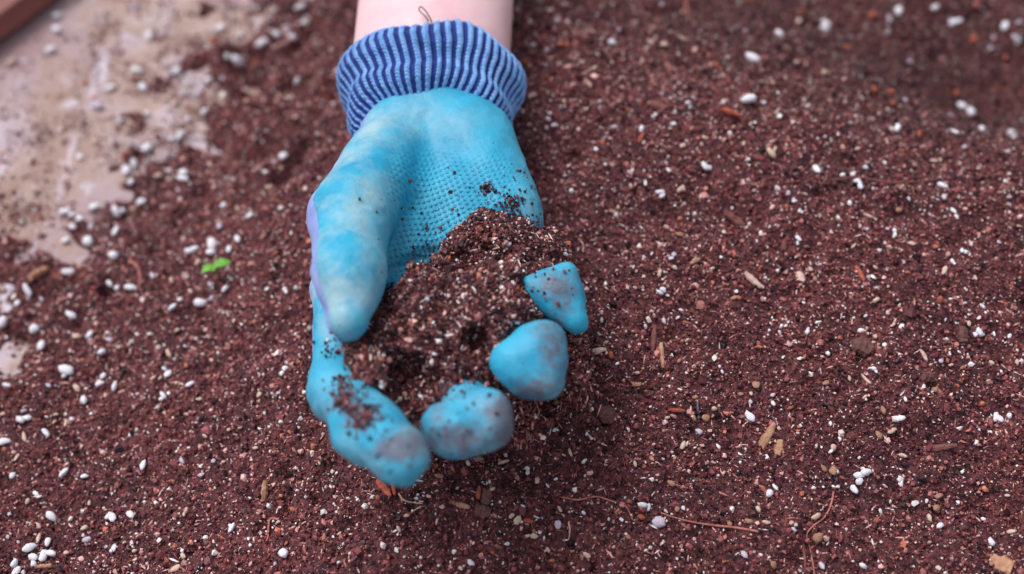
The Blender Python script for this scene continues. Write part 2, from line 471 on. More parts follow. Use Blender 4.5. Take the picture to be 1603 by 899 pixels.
def scatter(name, P, size, cols, aniso=None, rot=None):
    n_ = len(P)
    me = bpy.data.meshes.new(name); me.vertices.add(n_); me.vertices.foreach_set('co', np.asarray(P, np.float32).ravel())
    if rot is None: rot = rng.random((n_, 3)) * 6.283
    if aniso is None: aniso = 0.65 + 0.7 * rng.random((n_, 3))
    scl = size[:, None] * aniso
    a = me.attributes.new('rot', 'FLOAT_VECTOR', 'POINT'); a.data.foreach_set('vector', rot.astype(np.float32).ravel())
    a = me.attributes.new('scl', 'FLOAT_VECTOR', 'POINT'); a.data.foreach_set('vector', scl.astype(np.float32).ravel())
    a = me.attributes.new('pick', 'INT', 'POINT'); a.data.foreach_set('value', rng.integers(0, 8, n_).astype(np.int32))
    a = me.attributes.new('gcol', 'FLOAT_COLOR', 'POINT'); a.data.foreach_set('color', np.concatenate([cols, np.ones((n_, 1))], 1).astype(np.float32).ravel())
    o = bpy.data.objects.new(name, me); COL.objects.link(o)
    md = o.modifiers.new('grains', 'NODES'); md.node_group = GG
    return o

def ground_pts(n_):
    x = BX0 + 0.02 + rng.random(n_) * (BX1 - BX0 - 0.04); y = BY0 + 0.02 + rng.random(n_) * (BY1 - BY0 - 0.04)
    z = height(x, y)
    P = np.stack([x, y, z], 1)
    px, py = project(P)
    inside = (px > -190) & (px < IMW + 190) & (py > -130) & (py < IMH + 130)
    keepm = inside | (rng.random(n_) < 0.10)
    # on soil, or sprinkled thinly on the bare concrete near it
    spr = 0.85 * np.exp(np.minimum(bil(dl, x, y), 0) / 0.075) * np.clip(0.55 + 0.9 * noise2(x, y, 0.02, 61) + 0.6 * noise2(x, y, 0.007, 62), 0, 1.4) + 0.01
    keepm &= (z > 0.0004) | (rng.random(n_) < spr)
    P = P[keepm]; P[:, 2] = np.maximum(P[:, 2], 0.0)
    return P

PR_F = [18, 27, 27, 12, 6, 6.5, 4.6, 1.6, 1.4]
PR_M = [14, 29, 27, 13, 5.5, 5, 3.0, 2.4, 1.8]
PP, SS, CC, AA = [], [], [], []
def add(P, s, c, a):
    PP.append(P); SS.append(s); CC.append(c); AA.append(a)
P = ground_pts(900000); k = len(P)
s = 0.00042 + 0.0008 * rng.random(k) ** 1.6; P[:, 2] += s * (0.0 + 0.9 * rng.random(k) ** 1.3); add(P, s, grain_cols(k, PR_F), 0.6 + 0.8 * rng.random((k, 3)))
P = ground_pts(110000); k = len(P)
s = 0.0011 + 0.0015 * rng.random(k) ** 1.8; P[:, 2] += s * (0.05 + 0.55 * rng.random(k)); add(P, s, grain_cols(k, PR_M), 0.55 + 0.8 * rng.random((k, 3)))
P = ground_pts(9000); k = len(P)
s = 0.0020 + 0.0022 * rng.random(k) ** 2; P[:, 2] += s * 0.15; add(P, s, grain_cols(k, [12, 34, 28, 12, 6, 2, 0.5, 3, 0.3]), 0.5 + 0.8 * rng.random((k, 3)))
P = ground_pts(5200); P = P[(P[:, 0] < 0.0) | (rng.random(len(P)) < 0.45)]; k = len(P)
s = 0.0011 + 0.0014 * rng.random(k) ** 1.6; P[:, 2] += s * 0.35; add(P, s, grain_cols(k, [0, 0, 0, 0, 1, 6, 10, 1, 8]), 0.55 + 0.8 * rng.random((k, 3)))
P = ground_pts(95000); k = len(P)          # fibres
s = 0.0014 + 0.0034 * rng.random(k) ** 2; P[:, 2] += 0.0003; a_ = np.stack([0.10 + 0.1 * rng.random(k), 0.10 + 0.08 * rng.random(k), np.ones(k)], 1)
frot = np.stack([math.pi / 2 + 0.35 * rng.standard_normal(k), np.zeros(k), rng.random(k) * 6.283], 1)
fib = (P, s, grain_cols(k, [3, 10, 16, 18, 16, 14, 7, 6, 0.6]), a_, frot)
P = np.concatenate(PP); rot = rng.random((len(P), 3)) * 6.283
P = np.concatenate([P, fib[0]]); rot = np.concatenate([rot, fib[4]])
# soil tone: random mottling, lighter dry soil to the left, darker behind the ridge
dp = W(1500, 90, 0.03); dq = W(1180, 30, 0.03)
grain_tone = 1.0 + 0.16 * noise2(P[:, 0], P[:, 1], 0.11, 71) + 0.10 * noise2(P[:, 0], P[:, 1], 0.03, 72) + 0.10 * sstep(0.0, -0.2, P[:, 0])
grain_tone *= 1 - 0.52 * np.clip(np.exp(-(((P[:, 0] - dp[0]) / 0.13) ** 2 + ((P[:, 1] - dp[1]) / 0.10) ** 2)) + np.exp(-(((P[:, 0] - dq[0]) / 0.12) ** 2 + ((P[:, 1] - dq[1]) / 0.08) ** 2)), 0, 1)
GC = np.concatenate(CC + [fib[2]]); GC = np.clip(GC * grain_tone[:, None], 0, 0.88)
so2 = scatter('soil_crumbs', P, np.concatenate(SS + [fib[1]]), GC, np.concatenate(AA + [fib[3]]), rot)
tag(so2, 'loose brown soil crumbs, specks and fibres covering the mound', 'soil crumbs', kind='stuff')

# ------------------------------------------------------------------ gloved hand as a distance field
HZ = -0.012
def K(px, py, z): return W(px, py, z + HZ)
prims = []     # (a, b, ra, rb, group, dorsal-up direction, coat bias)
UP = np.array([0.0, -0.25, 0.97]); UT = np.array([0.92, -0.10, 0.55]); UI = np.array([0.72, -0.25, 0.7])
def cap(a, b, ra_, rb_, grp, u=UP, bias=0.0): prims.append((K(*a), K(*b), ra_ * 1.022, rb_ * 1.022, grp, u / np.linalg.norm(u), bias))
wi, wm, wr, wp = (616, 226, .118), (658, 190, .121), (702, 188, .121), (736, 222, .120)
mi, mm_, mr, mp_ = (536, 452, .118), (628, 452, .110), (728, 424, .110), (802, 372, .118)
cap(wi, mi, .0165, .0125, 0, UI, -0.1); cap(wm, mm_, .0170, .0125, 0); cap(wr, mr, .0170, .0125, 0); cap(wp, mp_, .0165, .0125, 0)
cap((742, 225, .122), (793, 330, .123), .0165, .0135, 0)                 # hypothenar
cap((604, 255, .124), (548, 340, .140), .0185, .0164, 1, UT, 0.0)             # thenar
cap((548, 340, .140), (545, 430, .150), .0158, .0130, 1, UT, 0.05); cap((545, 430, .150), (545, 499, .148), .0130, .0080, 1, UT, 0.1)
cap((640, 215, .114), (648, 130, .112), .0185, .0190, 0, UP, -2.5); cap((706, 215, .114), (700, 130, .112), .0185, .0190, 0, UP, -2.5)
cap(mi, (528, 612, .124), .0120, .0098, 2, UI); cap((528, 612, .124), (577, 672, .141), .0098, .0108, 2, UI, 0.9); cap((577, 672, .141), (628, 715, .149), .0108, .0096, 2, UI, 1.5)
cap(mm_, (712, 610, .108), .0122, .0112, 3); cap((712, 610, .108), (742, 655, .126), .0108, .0104, 3, UP, 0.9); cap((742, 655, .126), (748, 660, .134), .0100, .0086, 3, UP, 1.5); cap((748, 660, .134), (718, 672, .135), .0086, .0080, 3, UP, 1.5)
cap(mr, (822, 545, .108), .0118, .0108, 4); cap((822, 545, .108), (838, 560, .126), .0104, .0104, 4, UP, 0.9); cap((838, 560, .126), (838, 556, .136), .0100, .0078, 4, UP, 1.5); cap((838, 556, .136), (836, 584, .130), .0078, .0072, 4, UP, 1.5)
cap(mp_, (876, 462, .104), .0112, .0090, 5); cap((876, 462, .104), (880, 472, .120), .0082, .0078, 5, UP, 0.9); cap((880, 472, .120), (868, 458, .131), .0080, .0066, 5, UP, 1.5)
for i_, q in enumerate(prims): print('prim', i_, q[4], 'len mm', round(float(np.linalg.norm(q[1] - q[0])) * 1000, 1))

HV = 0.0009
allp = np.array([q[0] for q in prims] + [q[1] for q in prims])
lo = allp.min(0) - 0.026; hi = allp.max(0) + 0.026
ax_ = [np.arange(lo[i], hi[i], HV) for i in range(3)]
GX, GY, GZ = [g.astype(np.float32) for g in np.meshgrid(*ax_, indexing='ij')]

def seg_d(px, py, pz, a, b, ra_, rb_):
    ab = b - a; L2 = float(ab @ ab)
    t = np.clip(((px - a[0]) * ab[0] + (py - a[1]) * ab[1] + (pz - a[2]) * ab[2]) / L2, 0, 1)
    dx = px - a[0] - t * ab[0]; dy = py - a[1] - t * ab[1]; dz = pz - a[2] - t * ab[2]
    r_ = ra_ + (rb_ - ra_) * t
    return np.sqrt(dx * dx + dy * dy + dz * dz) - r_, dx, dy, dz, r_
def smin(a, b, k):
    h = np.clip(0.5 + 0.5 * (b - a) / k, 0, 1)
    return b + (a - b) * h - k * h * (1 - h)

def tri_d(px, py, pz, a, b, c, r_):
    ba, cb, ac = b - a, c - b, a - c; nn = np.cross(ba, ac)
    pa_ = (px - a[0], py - a[1], pz - a[2]); pb_ = (px - b[0], py - b[1], pz - b[2]); pc_ = (px - c[0], py - c[1], pz - c[2])
    dot = lambda v, q: v[0] * q[0] + v[1] * q[1] + v[2] * q[2]
    ins_ = (np.sign(dot(np.cross(ba, nn), pa_)) + np.sign(dot(np.cross(cb, nn), pb_)) + np.sign(dot(np.cross(ac, nn), pc_))) < 2
    def ed(e, q):
        t = np.clip(dot(e, q) / float(e @ e), 0, 1)
        return (q[0] - e[0] * t) ** 2 + (q[1] - e[1] * t) ** 2 + (q[2] - e[2] * t) ** 2
    edge = np.minimum(np.minimum(ed(ba, pa_), ed(cb, pb_)), ed(ac, pc_))
    return np.sqrt(np.where(ins_, edge, dot(nn, pa_) ** 2 / float(nn @ nn))) - r_
tris = []
def tip_poly(g, z0, y0, pts, r_):
    q = [K(x, y, z0 - (y - y0) * 0.00009) for x, y in pts]
    for a in range(1, len(q) - 1): tris.append((g, q[0], q[a], q[a + 1], r_))
tip_poly(3, .139, 660, [(697, 667), (733, 634), (772, 642), (772, 668), (744, 690), (702, 692)], .0037)
tip_poly(4, .137, 560, [(800, 566), (824, 532), (858, 530), (860, 566), (856, 600), (820, 604)], .0042)
tip_poly(5, .132, 460, [(834, 452), (886, 430), (902, 502)], .0046)

def hand_field(px, py, pz, coat=True):
    grp = {}; sw = 0; ss = 0
    for a, b, ra_, rb_, g, u, bias in prims:
        d, dx, dy, dz, r_ = seg_d(px, py, pz, a, b, ra_, rb_)
        grp[g] = d if g not in grp else smin(grp[g], d, 0.009 if g == 0 else 0.006)
        if coat:
            wgt = np.exp(-np.clip(d, -0.02, 0.03) / 0.0025)
            sw = sw + wgt; ss = ss + wgt * ((dx * u[0] + dy * u[1] + dz * u[2]) / r_ + bias)
    for g, a, b, c, r_ in tris: grp[g] = smin(grp[g], tri_d(px, py, pz, a, b, c, r_), 0.007)
    D = grp[0]
    for g, k in ((1, .0055), (2, .0035), (3, .0035), (4, .0035), (5, .0035)):
        D = smin(D, grp[g], k)
    return (D, ss / sw) if coat else D

D, S = hand_field(GX, GY, GZ)
wr_n = noise3(GX, GY, GZ, 0.011, 21) * 0.0007 + noise3(GX, GY, GZ, 0.005, 22) * 0.00035
D = D + wr_n
def surf(px, py):
    d = ray(px, py); t = np.arange(0.36, 0.62, 0.0004); Q = CAM + d[None] * t[:, None]
    f_ = hand_field(Q[:, 0], Q[:, 1], Q[:, 2], False); return Q[int(np.argmax(f_ < 0))]
dc_ = None
for (x1, y1), (x2, y2), r1_, r2_ in (((612, 424), (690, 398), .0040, .0048), ((690, 398), (748, 362), .0048, .0040), ((748, 362), (786, 338), .0040, .0020)):
    e_ = seg_d(GX, GY, GZ, surf(x1, y1) - VIEW * .0012, surf(x2, y2) - VIEW * .0012, r1_, r2_)[0]
    dc_ = e_ if dc_ is None else np.minimum(dc_, e_)
D = -smin(-D, dc_, 0.004)
fz = sstep(540, 620, project(np.stack([GX.ravel(), GY.ravel(), GZ.ravel()], 1).astype(np.float64))[1].astype(np.float32).reshape(GX.shape))
D = D + fz * (0.0006 * noise3(GX, GY, GZ, 0.013, 24) + 0.0006 * noise3(GX, GY, GZ, 0.006, 25))
coatf = (-0.30 + 0.12 * noise3(GX, GY, GZ, 0.008, 23) - S) * 0.008        # <0 : coated

person = empty('person', K(674, 150, 0.085))
tag(person, 'bare forearm and hand in a turquoise coated gardening glove, palm up, holding soil', 'person')
V, F = surface_nets(D, lo, HV)
glove = mesh_np('glove', V, F, M['knit']); set_parent(glove, person)
V2, F2 = surface_nets(np.maximum(D - 0.0007, coatf), lo, HV)
coat = mesh_np('palm_coating', V2, F2, M['coat']); coat.parent = glove
coat['label'] = 'turquoise dimpled latex coating on palm and fingers'
P2 = V2
px2, py2 = project(P2)
def blob2(cx, cy, rx, ry): return np.exp(-(((px2 - cx) / rx) ** 2 + ((py2 - cy) / ry) ** 2))
dirt = 0.95 * blob2(566, 650, 26, 20) + 0.75 * blob2(612, 706, 34, 20) + 0.60 * blob2(640, 690, 34, 28) + 0.80 * blob2(725, 690, 60, 30) + 0.55 * blob2(780, 640, 30, 20) + 0.68 * blob2(862, 446, 34, 22) \
    + 0.65 * blob2(792, 660, 20, 40) + 0.75 * blob2(866, 545, 24, 45) + 0.72 * blob2(835, 610, 45, 20) + 0.5 * blob2(885, 470, 20, 40) + 0.5 * blob2(690, 640, 20, 20) + 0.75 * blob2(762, 297, 8, 7) + 0.45 * blob2(535, 632, 24, 16) + 0.4 * blob2(690, 400, 120, 16) + 0.4 * blob2(840, 510, 20, 16)
dust = 0.10 + 1.1 * sstep(640, 560, px2) * sstep(560, 480, py2) + 0.55 * blob2(650, 200, 80, 40) + 0.45 * sstep(560, 640, py2) + 0.7 * blob2(838, 320, 26, 80)
dirt = dirt + 0.22 * sstep(600, 650, py2) + 0.22 * sstep(770, 800, px2) * sstep(400, 430, py2)
attr_f(coat, 'dirt', dirt); attr_f(coat, 'dust', dust)
attr_f(coat, 'dots', sstep(596, 630, px2) * sstep(830, 760, px2) * sstep(215, 300, py2) * sstep(480, 430, py2) * 0.9 + 0.02)

# ---- arm and cuff
AZ = 0.117 + HZ
wy0 = W(674, 212, AZ); wy1 = W(674, 112, AZ)
ay0, ay1 = wy0[1], wy1[1]
axx = wy1[0]
hwid = 121.0 / ppm(wy1)
print('arm half width', hwid, 'cuff length', ay1 - ay0)
def arm_r(y):
    s_ = np.clip((y - ay1) / 0.25, -0.3, 1)
    return hwid * (1.0 + 0.12 * s_), hwid * 0.80 * (1 + 0.14 * s_)
def arm_c(y): return axx + 0.02 * (y - ay1), AZ + 0.05 * (y - ay1)
nth, nr = 72, 60
ys = np.linspace(ay0 + 0.006, ay1 + 0.46, nr)
AV = []
for y in ys:
    rx, rz = arm_r(y); cx, cz = arm_c(y)
    if y < ay1: f_ = 0.66 + 0.34 * (y - ay0) / (ay1 - ay0); rx *= f_; rz *= f_
    for q in range(nth):
        th = 2 * math.pi * q / nth
        e = 1 + 0.02 * math.cos(2 * th + 0.6) - 0.012 * math.exp(-((math.atan2(math.sin(th - 1.35), math.cos(th - 1.35)) / 0.25) ** 2))
        AV.append((cx + rx * e * math.cos(th), y, cz + rz * e * math.sin(th)))
AF = [(i * nth + q, (i) * nth + (q + 1) % nth, (i + 1) * nth + (q + 1) % nth, (i + 1) * nth + q) for i in range(nr - 1) for q in range(nth)]
bm = bmesh.new(); vv = [bm.verts.new(v) for v in AV]
for f in AF: bm.faces.new([vv[i] for i in f][::-1])
bm.faces.new([vv[(nr - 1) * nth + q] for q in range(nth)][::-1]); bm.faces.new([vv[q] for q in range(nth)])
bmesh.ops.recalc_face_normals(bm, faces=bm.faces)
me = bpy.data.meshes.new('forearm'); bm.to_mesh(me); bm.free(); me.materials.append(M['skin'])
me.polygons.foreach_set('use_smooth', np.full(len(me.polygons), True))
arm = bpy.data.objects.new('forearm', me); COL.objects.link(arm); set_parent(arm, person)

NRIB = 52
nt_, ns_ = NRIB * 12, 200
th = np.linspace(0, 2 * math.pi, nt_, endpoint=False); sv = np.linspace(0, 1, ns_)      # s=0 arm end, 1 glove end
TH, SV = np.meshgrid(th, sv, indexing='ij')
prof_s = [0, .05, .16, .30, .42, .52, .62, .74, .86, 1.0]
prof_r = [.0010, .0030, .0066, .0084, .0078, .0050, .0034, .0048, .0024, -.0070]
off = np.interp(SV, prof_s, prof_r)
# soften the profile
for _ in range(12): off[:, 1:-1] = 0.25 * off[:, :-2] + 0.5 * off[:, 1:-1] + 0.25 * off[:, 2:]
yy = ay1 + 0.001 - SV * (ay1 - ay0 + 0.004)
yy = yy + 0.007 * SV ** 1.5 * np.clip(np.sin(TH), 0, 1) + 0.0020 * np.sin(TH * 2 + 0.7) * (1 - SV) + 0.0016 * np.sin(TH * 5 + 2.0)
off += 0.0010 * np.sin(TH * 3 + 1.0) * np.sin(SV * math.pi) + 0.0007 * np.sin(TH * 7 + 4 * SV)
# ribs slant after the fold
slant = 0.014 * np.interp(SV, [0, .30, .50, .62, 1.0], [0.0, -1.0, 1.2, 2.6, 2.2]) * (0.7 + 0.5 * np.sin(TH - 0.3)) + 0.03 * noise2(TH * 0.05, SV * 0.05, 0.02, 31)
ph = NRIB * (TH + slant) + 0.9 * noise2(TH, SV * 0.15, 0.16, 32)
rib = 0.5 + 0.5 * np.cos(ph)
stitch = np.cos(2 * math.pi * (SV * 27) + 1.7 * np.sin(ph))
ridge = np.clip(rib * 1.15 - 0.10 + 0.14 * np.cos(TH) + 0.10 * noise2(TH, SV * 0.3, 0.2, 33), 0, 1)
off += 0.0013 * (rib ** 0.7 - 0.5) + 0.00042 * stitch * sstep(0.35, 0.8, rib)
wf = 0.86 + 0.14 * np.clip((yy - ay0) / (ay1 - ay0), 0, 1)
rx = hwid * wf + off; rz = hwid * 0.80 * wf + off
CV = np.stack([axx + rx * np.cos(TH), yy, AZ + rz * np.sin(TH)], -1).reshape(-1, 3)
i, j = np.meshgrid(np.arange(nt_), np.arange(ns_ - 1), indexing='ij')
CF = np.stack([i * ns_ + j, i * ns_ + j + 1, ((i + 1) % nt_) * ns_ + j + 1, ((i + 1) % nt_) * ns_ + j], -1).reshape(-1, 4)
cuff = mesh_np('knitted_cuff', CV, CF[:, ::-1], M['cuff']); cuff.parent = glove
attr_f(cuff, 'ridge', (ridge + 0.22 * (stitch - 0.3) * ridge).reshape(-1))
cuff['label'] = 'ribbed blue knitted cuff'

def tube(name, pts, rad, mat, parent=None, seg=8, sub=6, flat=1.0):
    """smooth tapered tube through pts; rad = list or number"""
    P = [Vector(p) for p in pts]
    n_ = len(P); rad = [rad] * n_ if not hasattr(rad, '__len__') else list(rad)
    Q, RR = [], []
    for i in range(n_ - 1):
        p0, p1, p2, p3 = P[max(i - 1, 0)], P[i], P[i + 1], P[min(i + 2, n_ - 1)]
        for k in range(sub):
            t = k / sub
            Q.append(0.5 * ((2 * p1) + (p2 - p0) * t + (2 * p0 - 5 * p1 + 4 * p2 - p3) * t * t + (3 * p1 - p0 - 3 * p2 + p3) * t ** 3))
            RR.append(rad[i] * (1 - t) + rad[i + 1] * t)
    Q.append(P[-1]); RR.append(rad[-1])
    V, F = [], []
    for i, q in enumerate(Q):
        d = (Q[min(i + 1, len(Q) - 1)] - Q[max(i - 1, 0)]).normalized()
        u = d.cross(Vector((0, 0, 1)));
        if u.length < 1e-3: u = d.cross(Vector((0, 1, 0)))
        u.normalize(); v = u.cross(d)
        for k in range(seg):
            a = 2 * math.pi * k / seg
            V.append(q + (u * math.cos(a) + v * math.sin(a) * flat) * RR[i])
    for i in range(len(Q) - 1):
        for k in range(seg):
            F.append((i * seg + k, i * seg + (k + 1) % seg, (i + 1) * seg + (k + 1) % seg, (i + 1) * seg + k))
    o = mesh_np(name, [tuple(v) for v in V], F, mat)
    if parent: o.parent = parent
    return o

def on_arm(px, py, lift):      # point in front of the arm/cuff top
    d = ray(px, py); t = np.arange(0.3, 0.9, 0.0005); P = CAM + d[None] * t[:, None]
    e = ((P[:, 0] - axx) / (hwid + lift)) ** 2 + ((P[:, 2] - AZ) / (hwid * .8 + lift)) ** 2
    k = int(np.argmax(e < 1)); return P[k]
tube('loose_thread', [on_arm(x, y, l_) for x, y, l_ in ((671, 34, .003), (666, 26, .004), (656, 16, .004), (659, 11, .0045), (666, 17, .004), (673, 28, .004), (676, 36, .003))], 0.00032, M['thread'], glove, 6)

# ------------------------------------------------------------------ handful of soil
ell = []
def E(px, py, z, rx, ry, rz): ell.append((K(px, py, z), rx, ry, rz))
E(700, 522, .120, .034, .024, .017); E(790, 394, .124, .016, .020, .011); E(768, 446, .119, .022, .017, .014)
E(574, 574, .129, .015, .015, .010); E(640, 585, .112, .026, .020, .016); E(745, 565, .112, .020, .018, .016)
E(622, 510, .120, .016, .015, .012); E(820, 445, .118, .013, .018, .012); E(562, 530, .122, .010, .014, .009); E(846, 402, .122, .010, .015, .011)
E(706, 500, .130, .020, .018, .013); E(700, 560, .122, .018, .014, .014); E(760, 480, .128, .016, .014, .012); E(650, 530, .126, .016, .012, .012); E(655, 640, .112, .011, .012, .012); E(790, 520, .116, .012, .016, .013); E(880, 540, .104, .008, .014, .014)
cs = np.array([e[0] for e in ell]); slo = cs.min(0) - 0.04; shi = cs.max(0) + 0.04
SH = 0.0011
SX, SY, SZ = [g.astype(np.float32) for g in np.meshgrid(*[np.arange(slo[i], shi[i], SH) for i in range(3)], indexing='ij')]
DS = None
for c_, rx, ry, rz in ell:
    k0 = np.sqrt(((SX - c_[0]) / rx) ** 2 + ((SY - c_[1]) / ry) ** 2 + ((SZ - c_[2]) / rz) ** 2)
    d = (k0 - 1) * min(rx, ry, rz)
    DS = d if DS is None else smin(DS, d, 0.007)
DS = DS + 0.0062 * noise3(SX, SY, SZ, 0.013, 41) + 0.0022 * noise3(SX, SY, SZ, 0.006, 42) + 0.0010 * noise3(SX, SY, SZ, 0.003, 43)
pit = K(622, 590, .130); DS = np.maximum(DS, 0.011 - np.sqrt(((SX - pit[0]) / 1.5) ** 2 + (SY - pit[1]) ** 2 + (SZ - pit[2]) ** 2))
pit = K(745, 535, .136); DS = np.maximum(DS, 0.007 - np.sqrt(((SX - pit[0])) ** 2 + (SY - pit[1]) ** 2 + (SZ - pit[2]) ** 2))
DH = hand_field(SX, SY, SZ, False)
DS = np.maximum(DS, -(DH + 0.0016))                     # the glove's own volume is not soil
VS, FS = surface_nets(DS, slo, SH)
handful = mesh_np('soil_handful', VS, FS, M['soil'])
tag(handful, 'handful of crumbly dark soil heaped in the gloved palm', 'soil')

def scatter_on(V, F, n_, lo_s, hi_s, pw, pr, lift=0.4, normal_min=-0.4):
    A, B, C_, Dd = [V[F[:, k]] for k in range(4)]
    nn = np.cross(C_ - A, Dd - B); ar = np.linalg.norm(nn, axis=1) + 1e-12; nn = nn / ar[:, None]
    ok = nn[:, 2] > normal_min
    pr_ = ar * ok; f = rng.choice(len(F), n_, p=pr_ / pr_.sum())
    u, v = rng.random((2, n_, 1))
    P = (A[f] * (1 - u) + B[f] * u) * (1 - v) + (Dd[f] * (1 - u) + C_[f] * u) * v
    s = lo_s + (hi_s - lo_s) * rng.random(n_) ** pw
    return P + nn[f] * (s * lift * rng.random(n_))[:, None], s, grain_cols(n_, pr)
A1 = scatter_on(VS, FS, 26000, .0004, .0012, 1.6, PR_F); A2 = scatter_on(VS, FS, 5000, .0010, .0023, 1.6, PR_M); A3 = scatter_on(VS, FS, 2200, .0016, .0048, 2.0, [3, 10, 16, 18, 16, 14, 7, 6, .6])
A2b = scatter_on(VS, FS, 130, .0024, .0058, 1.5, [4, 30, 26, 8, 2, 0, 0, 2, 0], 0.1)
A2 = tuple(np.concatenate([u_, v_]) for u_, v_ in zip(A2, A2b))
A1, A2, A3 = [(a_[0], a_[1], a_[2] * np.where(a_[2].max(1, keepdims=True) < 0.5, 0.72, 1.0)) for a_ in (A1, A2, A3)]
n12 = len(A1[0]) + len(A2[0]); n3 = len(A3[0])
an = np.concatenate([0.6 + 0.8 * rng.random((n12, 3)), np.stack([.11 + .1 * rng.random(n3), .1 + .1 * rng.random(n3), np.ones(n3)], 1)])
hc = scatter('crumbs', np.concatenate([A1[0], A2[0], A3[0]]), np.concatenate([A1[1], A2[1], A3[1]]), np.concatenate([A1[2], A2[2], A3[2]]), an)
hc.parent = handful; hc['kind'] = 'stuff'

# crumbs sticking to the glove and spilling between the fingers
SP, SZs, SC, SA, SR = [], [], [], [], []
def spill(a, b, wid, n_, fib_share=0.45):
    a = K(*a); b = K(*b); t = rng.random((n_, 1))
    n_ = int(n_ * 1.6); t = rng.random((n_, 1))
    P = a + (b - a) * t + rng.standard_normal((n_, 3)) * wid * np.array([1, .7, .7])
    isf = rng.random(n_) < fib_share
    s = np.where(isf, .002 + .005 * rng.random(n_) ** 1.5, .0005 + .0016 * rng.random(n_) ** 1.7)
    an = np.where(isf[:, None], np.stack([.08 + .08 * rng.random(n_), .08 + .08 * rng.random(n_), np.ones(n_)], 1), .6 + .8 * rng.random((n_, 3)))
    rt = np.where(isf[:, None], np.stack([.35 * rng.standard_normal(n_), .35 * rng.standard_normal(n_), np.zeros(n_)], 1), rng.random((n_, 3)) * 6.28)
    SP.append(P); SZs.append(s); SA.append(an); SR.append(rt); SC.append(grain_cols(n_, [6, 18, 24, 20, 14, 8, 3, 4, .5]))
spill((800, 490, .128), (775, 600, .118), .0035, 900); spill((770, 540, .125), (700, 630, .116), .004, 900); spill((690, 610, .118), (650, 680, .108), .0035, 800)
spill((890, 520, .112), (905, 650, .085), .0035, 900); spill((840, 440, .125), (815, 500, .122), .003, 500); spill((810, 620, .105), (830, 690, .085), .004, 600)
spill((640, 660, .105), (660, 740, .085), .003, 500); spill((790, 450, .130), (800, 560, .126), .004, 900); spill((760, 560, .128), (690, 640, .124), .004, 900); spill((880, 510, .115), (900, 600, .105), .003, 700)
P = np.concatenate(SP); ok = (hand_field(*P.T.astype(np.float64), False) > 0.0)
sp_o = scatter('spilling_soil', P[ok], np.concatenate(SZs)[ok], np.concatenate(SC)[ok], np.concatenate(SA)[ok], np.concatenate(SR)[ok])
tag(sp_o, 'loose soil crumbs and fibres trickling between the glove fingers', 'soil crumbs', kind='stuff')

# crumbs stuck on the coating
def stuck():
    A, B, C_, Dd = [V2[F2[:, k]] for k in range(4)]
    cen = (A + C_) / 2; nn = np.cross(C_ - A, Dd - B); nn /= np.linalg.norm(nn, axis=1)[:, None] + 1e-12
    fx, fy = project(cen)
    wgt = np.zeros(len(cen))
    for cx, cy, r_, k in ((566, 650, 20, 1.0), (548, 632, 14, .5), (762, 297, 7, 1.6), (535, 600, 12, .6), (520, 545, 12, .5), (800, 320, 14, .7), (840, 365, 14, .8), (700, 410, 50, .10), (790, 310, 40, .06), (690, 330, 60, .006), (735, 650, 40, .05), (610, 700, 30, .06), (850, 440, 30, .05), (535, 622, 14, .3)):
        wgt += k * np.exp(-(((fx - cx) / r_) ** 2 + ((fy - cy) / r_) ** 2))
    wgt *= (nn @ -VIEW > 0.1)
    f = rng.choice(len(cen), 1700, p=wgt / wgt.sum())
    s = .0004 + .0012 * rng.random(1700) ** 1.6
    return cen[f] + rng.standard_normal((1700, 3)) * .0004 + nn[f] * (s * .2)[:, None], s
Pq, sq = stuck()
st_o = scatter('crumbs_on_glove', Pq, sq, grain_cols(len(sq), [26, 34, 24, 8, 2, .6, .3, 1, .1])); st_o.parent = handful; st_o['kind'] = 'stuff'

# ------------------------------------------------------------------ perlite and grit, one object each
def pebble_mesh(name, seed, mat, sub=2, flat=0.7, amp=0.42):
    r = np.random.default_rng(seed)
    bm = bmesh.new(); bmesh.ops.create_icosphere(bm, subdivisions=sub, radius=0.5)
    sc = Vector((1.0 + 0.35 * r.random(), 0.8 + 0.25 * r.random(), flat + 0.2 * r.random()))
    dirs = [Vector(v).normalized() for v in r.standard_normal((7, 3))]; am = r.uniform(-amp, amp, 7)
    for v in bm.verts:
        d = v.co.normalized(); k = 1.0
        for q, a in zip(dirs, am): k += a * max(0, d.dot(q)) ** 3
        k += 0.42 * (r.random() - 0.5)
        v.co = Vector((d.x * sc.x, d.y * sc.y, d.z * sc.z)) * 0.5 * k
    me = bpy.data.meshes.new(name); bm.to_mesh(me); bm.free(); me.materials.append(M[mat])
    me.polygons.foreach_set('use_smooth', np.full(len(me.polygons), True))
    return me
KIND = {'w': ('perlite_granule', 'perlite', 'white perlite granule lying on the brown soil', 'white perlite granules on the soil', 'granule'),
        'd': ('perlite_granule', 'perlite_dull', 'dusty grey perlite granule half buried in the soil', 'dusty perlite granules in the soil', 'granule'),
        'c': ('grit_grain', 'cream', 'cream coloured grit grain lying on the brown soil', 'cream grit grains on the soil', 'grit'),
        't': ('grit_grain', 'tan', 'round tan grit grain lying on the brown soil', 'tan grit grains on the soil', 'grit'),
        'o': ('bark_crumb', 'orange', 'orange brown bark crumb lying on the soil', 'orange bark crumbs on the soil', 'bark crumb')}
MESH = {k: [pebble_mesh(v[0], 100 + 10 * ki + s, v[1]) for s in range(6)] for ki, (k, v) in enumerate(KIND.items())}
